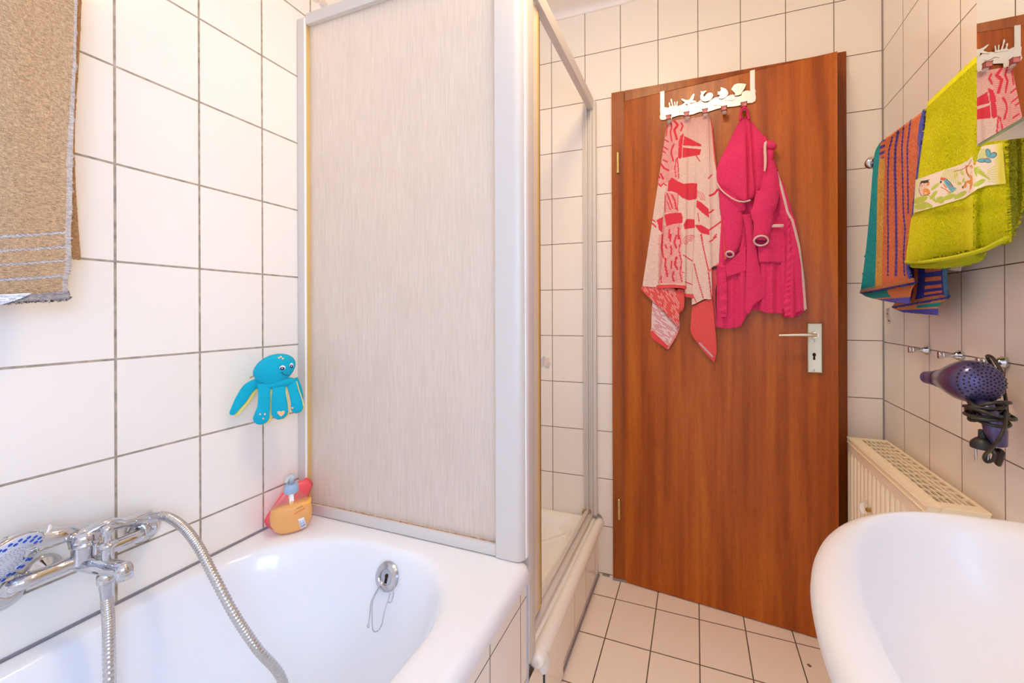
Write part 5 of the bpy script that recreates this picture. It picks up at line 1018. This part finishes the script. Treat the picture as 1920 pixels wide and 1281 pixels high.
sheet('back', [(1742, 196), (1750, 300), (1755, 400), (1790, 480)], [(1905, 40), (1914, 240), (1916, 380), (1893, 452)], RW, terry_fluffy, lm, lambda u, v, px, py: .055+.006*np.sin(u*9), lambda px, py, u, v: (lambda c: (mixc(c, u > .93, (224, 222, 40)), c)[-1])(cloth_base(px, (190, 200, 20))), 120, 220, .005, .0005)  # darker lime puts the shade of this rear layer into its colour
sheet('side_fold', [(1884, 255), (1887, 330), (1889, 400), (1889, 452)], [(1900, 250), (1902, 330), (1902, 390), (1890, 456)], RW, terry_fluffy, lm, lambda u, v, px, py: .098-.02*u, lambda px, py, u, v: cloth_base(px, (180, 190, 16)), 30, 160, .004, .0008)  # darkest lime, shade at the fold painted into the cloth colour
sheet('care_label', [(1775, 497), (1777, 506)], [(1803, 497), (1801, 509)], RW, velour_m, lm, .050, lambda px, py, u, v: cloth_base(px, (226, 222, 214)), 12, 8, .0006, 0)

# ---- three chrome wall pegs
labs = ('leftmost of the three chrome wall pegs in a row beside the hair dryer', 'middle of the three chrome wall pegs above the hair dryer nozzle', 'rightmost of the three chrome wall pegs, the hair dryer hangs on it')
for (px_, py_), lab in zip(((1742, 657), (1804, 667), (1886, 680)), labs):
    q = Vector(at_off(np.array([float(px_)]), np.array([float(py_)]), COR, RN, 0)[0]); pg = thing('wall_peg', q, lab, 'hook', 'chrome wall pegs on the right wall')
    bm = BM(); lathe(bm, q+Vector(RN)*.0006, RN, [(0, .0115), (.003, .0125), (.006, .0125), (.008, .0105), (.010, .0105), (.013, .0078), (.018, .0060), (.028, .0056), (.034, .0068), (.036, .0088), (.038, .0074), (.040, .0092), (.044, .0092), (.046, .0075), (.046, 0)], 28); obj('peg', bm, 'chrome', pg, auto=50)

# ---- hair dryer
hd = thing('hair_dryer', rwall(1.05, .95, .08), 'violet hair dryer with its black cord wound round the handle on a wall peg', 'hair dryer')
vio = mat('metallic_violet_plastic', (84, 78, 128), .28, .55, Coat_Weight=.5, Coat_Roughness=.12); dkv = mat('dark_violet_plastic', (58, 50, 86), .3, .35)
def RP(px_, py_, off): return Vector(at_off(np.array([float(px_)]), np.array([float(py_)]), COR, RN, off)[0])
gb_ = RP(1838, 717, .082); tip = RP(1751, 709, .088); axd = (tip-gb_).normalized(); Ld = (tip-gb_).length
bm = BM(); pr = [(-.020, 0), (-.0195, .010), (-.017, .022), (-.012, .031), (-.004, .0375), (.008, .0415), (.025, .0425), (.045, .0405), (.070, .0345), (.095, .0275), (.118, .0215), (.135, .0185), (.137, .0170)]
lathe(bm, gb_, axd, pr, 48); hb = obj('housing', bm, vio, hd, smooth=True)
bm = BM(); lathe(bm, gb_, axd, [(.128, .0196), (.134, .0200), (.137, .0182)], 40); obj('seam_ring', bm, dkv, hd, auto=50)
bm = BM(); P = [gb_+axd*d for d in (.133, .150, .170, .185, Ld, Ld+.004)]; tube(bm, P, [.0175, .0168, .0155, .0145, .0135, .0110], 28, flat=1.0); obj('nozzle', bm, mat('matt_violet_nozzle', (92, 78, 128), .4), hd, auto=60)
bvd = bvh_of([hb]); cxg, cyg = RP(0, 0, .08), 0
dots = BM(); gc = gb_-axd*.02; sA = axd.cross(Z3).normalized(); sB = axd.cross(sA).normalized()
for ri, (ang, cnt) in enumerate(((0, 1), (7, 6), (14, 12), (21, 18), (28, 22), (35, 26), (42, 30))):
    for k in range(cnt):
        a = 2*math.pi*(k+.5*(ri % 2))/cnt; R0 = .0062*ri
        o_ = gb_-axd*.06+sA*math.cos(a)*R0+sB*math.sin(a)*R0; h, n_, i_, d_ = bvd.ray_cast(o_, axd)
        if h is None: continue
        if n_.dot(axd) > 0: n_ = -n_
        lathe(dots, h+n_*.0001, n_, [(0, .0017), (.0005, .0017), (.0005, 0)], 8)
obj('intake_grille', dots, mat('grille_hole_black', (14, 12, 18), .8), hb)
h0, h1, h2 = gb_+axd*.006+Z3*-.028, RP(1862, 794, .078), RP(1874, 836, .070)
P = smooth_path([gb_+axd*.008-Z3*.020, h0-Z3*.012, RP(1851, 770, .080), h1, h2], 8); bm = BM(); tube(bm, P, [float(np.interp(i/(len(P)-1), [0, .25, .5, .85, 1], [.024, .0175, .0160, .0185, .0125])) for i in range(len(P))], 28, flat=.85, flat_dir=Vector(RN)); obj('handle', bm, vio, hd, smooth=True)
cm = mat('black_cord_rubber', (44, 42, 40), .35); bm = BM()
hcn = RP(1846, 768, .080); hc2 = RP(1856, 780, .078); rr4 = random.Random(9); P = []
for k in range(9*20):
    a = 2*math.pi*k/20; t_ = k/(9*20); c = hcn.lerp(hc2, t_)+Z3*(.012*math.sin(t_*17)); r_ = .024+.006*math.sin(t_*23)+.003*math.sin(a*1.7)
    P.append(c+Vector(RD)*math.cos(a)*r_*1.12+Vector(RN)*math.sin(a)*r_+Z3*(math.cos(a+t_*5)*(.006+.005*math.sin(t_*9))))
tube(bm, P, .0032, 8); obj('cord_coil', bm, cm, hd, smooth=True)
for pts in (((1880, 700, .046), (1862, 672, .044), (1851, 668, .040), (1858, 682, .030), (1872, 706, .025), (1884, 740, .030), (1888, 775, .045)), ((1886, 770, .06), (1884, 800, .085), (1874, 822, .098), (1860, 840, .100), (1846, 855, .095), (1850, 866, .09), (1862, 862, .085), (1864, 848, .085), (1850, 842, .085))):
    bm = BM(); tube(bm, smooth_path([RP(*q) for q in pts], 8), .0030, 8); obj('cord', bm, cm, hd, smooth=True)
pq = RP(1846, 838, .085); bm = BM()
tube(bm, [RP(1842, 806, .088), RP(1842, 822, .088)], [.0045, .0065], 14)
for k in range(5): lathe(bm, RP(1842, 807+k*3, .088), (0, 0, -1), [(0, .0060), (.0014, .0064), (.0016, .0045)], 14)
lathe(bm, RP(1842, 820, .088), (0, 0, -1), [(0, .007), (.004, .0125), (.010, .0180), (.017, .0192), (.021, .0185), (.0215, 0)], 28, sx=.9); pl_ = obj('plug', bm, mat('plug_black', (40, 38, 38), .4), hd, auto=50)
for a, b in ((1830, 846), (1853, 850)): bm = BM(); c = RP(a, b, .088); lathe(bm, c, (0, 0, -1), [(-.004, .0024), (.016, .0024), (.019, .0015), (.019, 0)], 12); obj('pin', bm, 'chrome', pl_, auto=50)
bm = BM(); tube(bm, smooth_path([RP(1876, 846, .07), RP(1874, 858, .068), RP(1870, 868, .066)], 5), .0085, 14, flat=.6, flat_dir=Vector(RN)); obj('cord_guard', bm, cm, hd, smooth=True)

# ---- faint flower decors fired into two tiles
fm = mat('pale_grey_decor', (206, 204, 208), .2); fm2 = mat('pale_peach_decor', (236, 214, 198), .2); fm3 = mat('pale_green_decor', (216, 216, 204), .2)
for nm, pf, c, sc in (('tile_decor', lambda x, y, o_: Vector((.0002+o_, .963+x, 2.14+y)), 0, 1), ('tile_decor', lambda x, y, o_: bwall(.488+x, .905+y, .0002+o_), 0, 1)):
    d = thing(nm, pf(0, 0, 0), 'faint flower decor fired on a wall tile above the shower screen' if pf(0, 0, 0).z > 1.5 else 'faint flower decor fired on a tile inside the shower', 'tile decor')
    for k, (a, l_, w_, mm) in enumerate(((90, .052, .012, fm), (62, .050, .012, fm2), (118, .050, .012, fm), (35, .042, .010, fm3), (145, .042, .010, fm2), (10, .030, .008, fm), (170, .030, .008, fm3))):
        ar = math.radians(a); b = BM(); o2 = .0001*k; pts = [pf(math.cos(ar)*l_*t_-math.sin(ar)*w_*s_, math.sin(ar)*l_*t_+math.cos(ar)*w_*s_-.03, o2) for t_, s_ in ((.08, 0), (.35, .7), (.65, 1), (.88, .6), (1, 0), (.88, -.6), (.65, -1), (.35, -.7))]
        n_ = Vector((1, 0, 0)) if pf(0, 0, 0).z > 1.5 else Vector(BN); prism(b, pts, n_, .0001); obj('petal', b, mm, d)
# chipped floor tile
q = at(np.array([1517.0]), np.array([1248.0]), (0, 0, 0.), (0, 0, 1.))[0]; bm = BM(); rr5 = random.Random(2)
prism(bm, [Vector((q[0]+.006*math.cos(a)*rr5.uniform(.6, 1.2), q[1]+.006*math.sin(a)*rr5.uniform(.6, 1.2), .0002)) for a in [k*.7 for k in range(9)]], (0, 0, 1), .0005)
ch = obj('floor_chip', bm, mat('chip_grey', (120, 104, 92), .9)); tag(ch, 'small grey chip in a floor tile near the washbasin', 'chip')
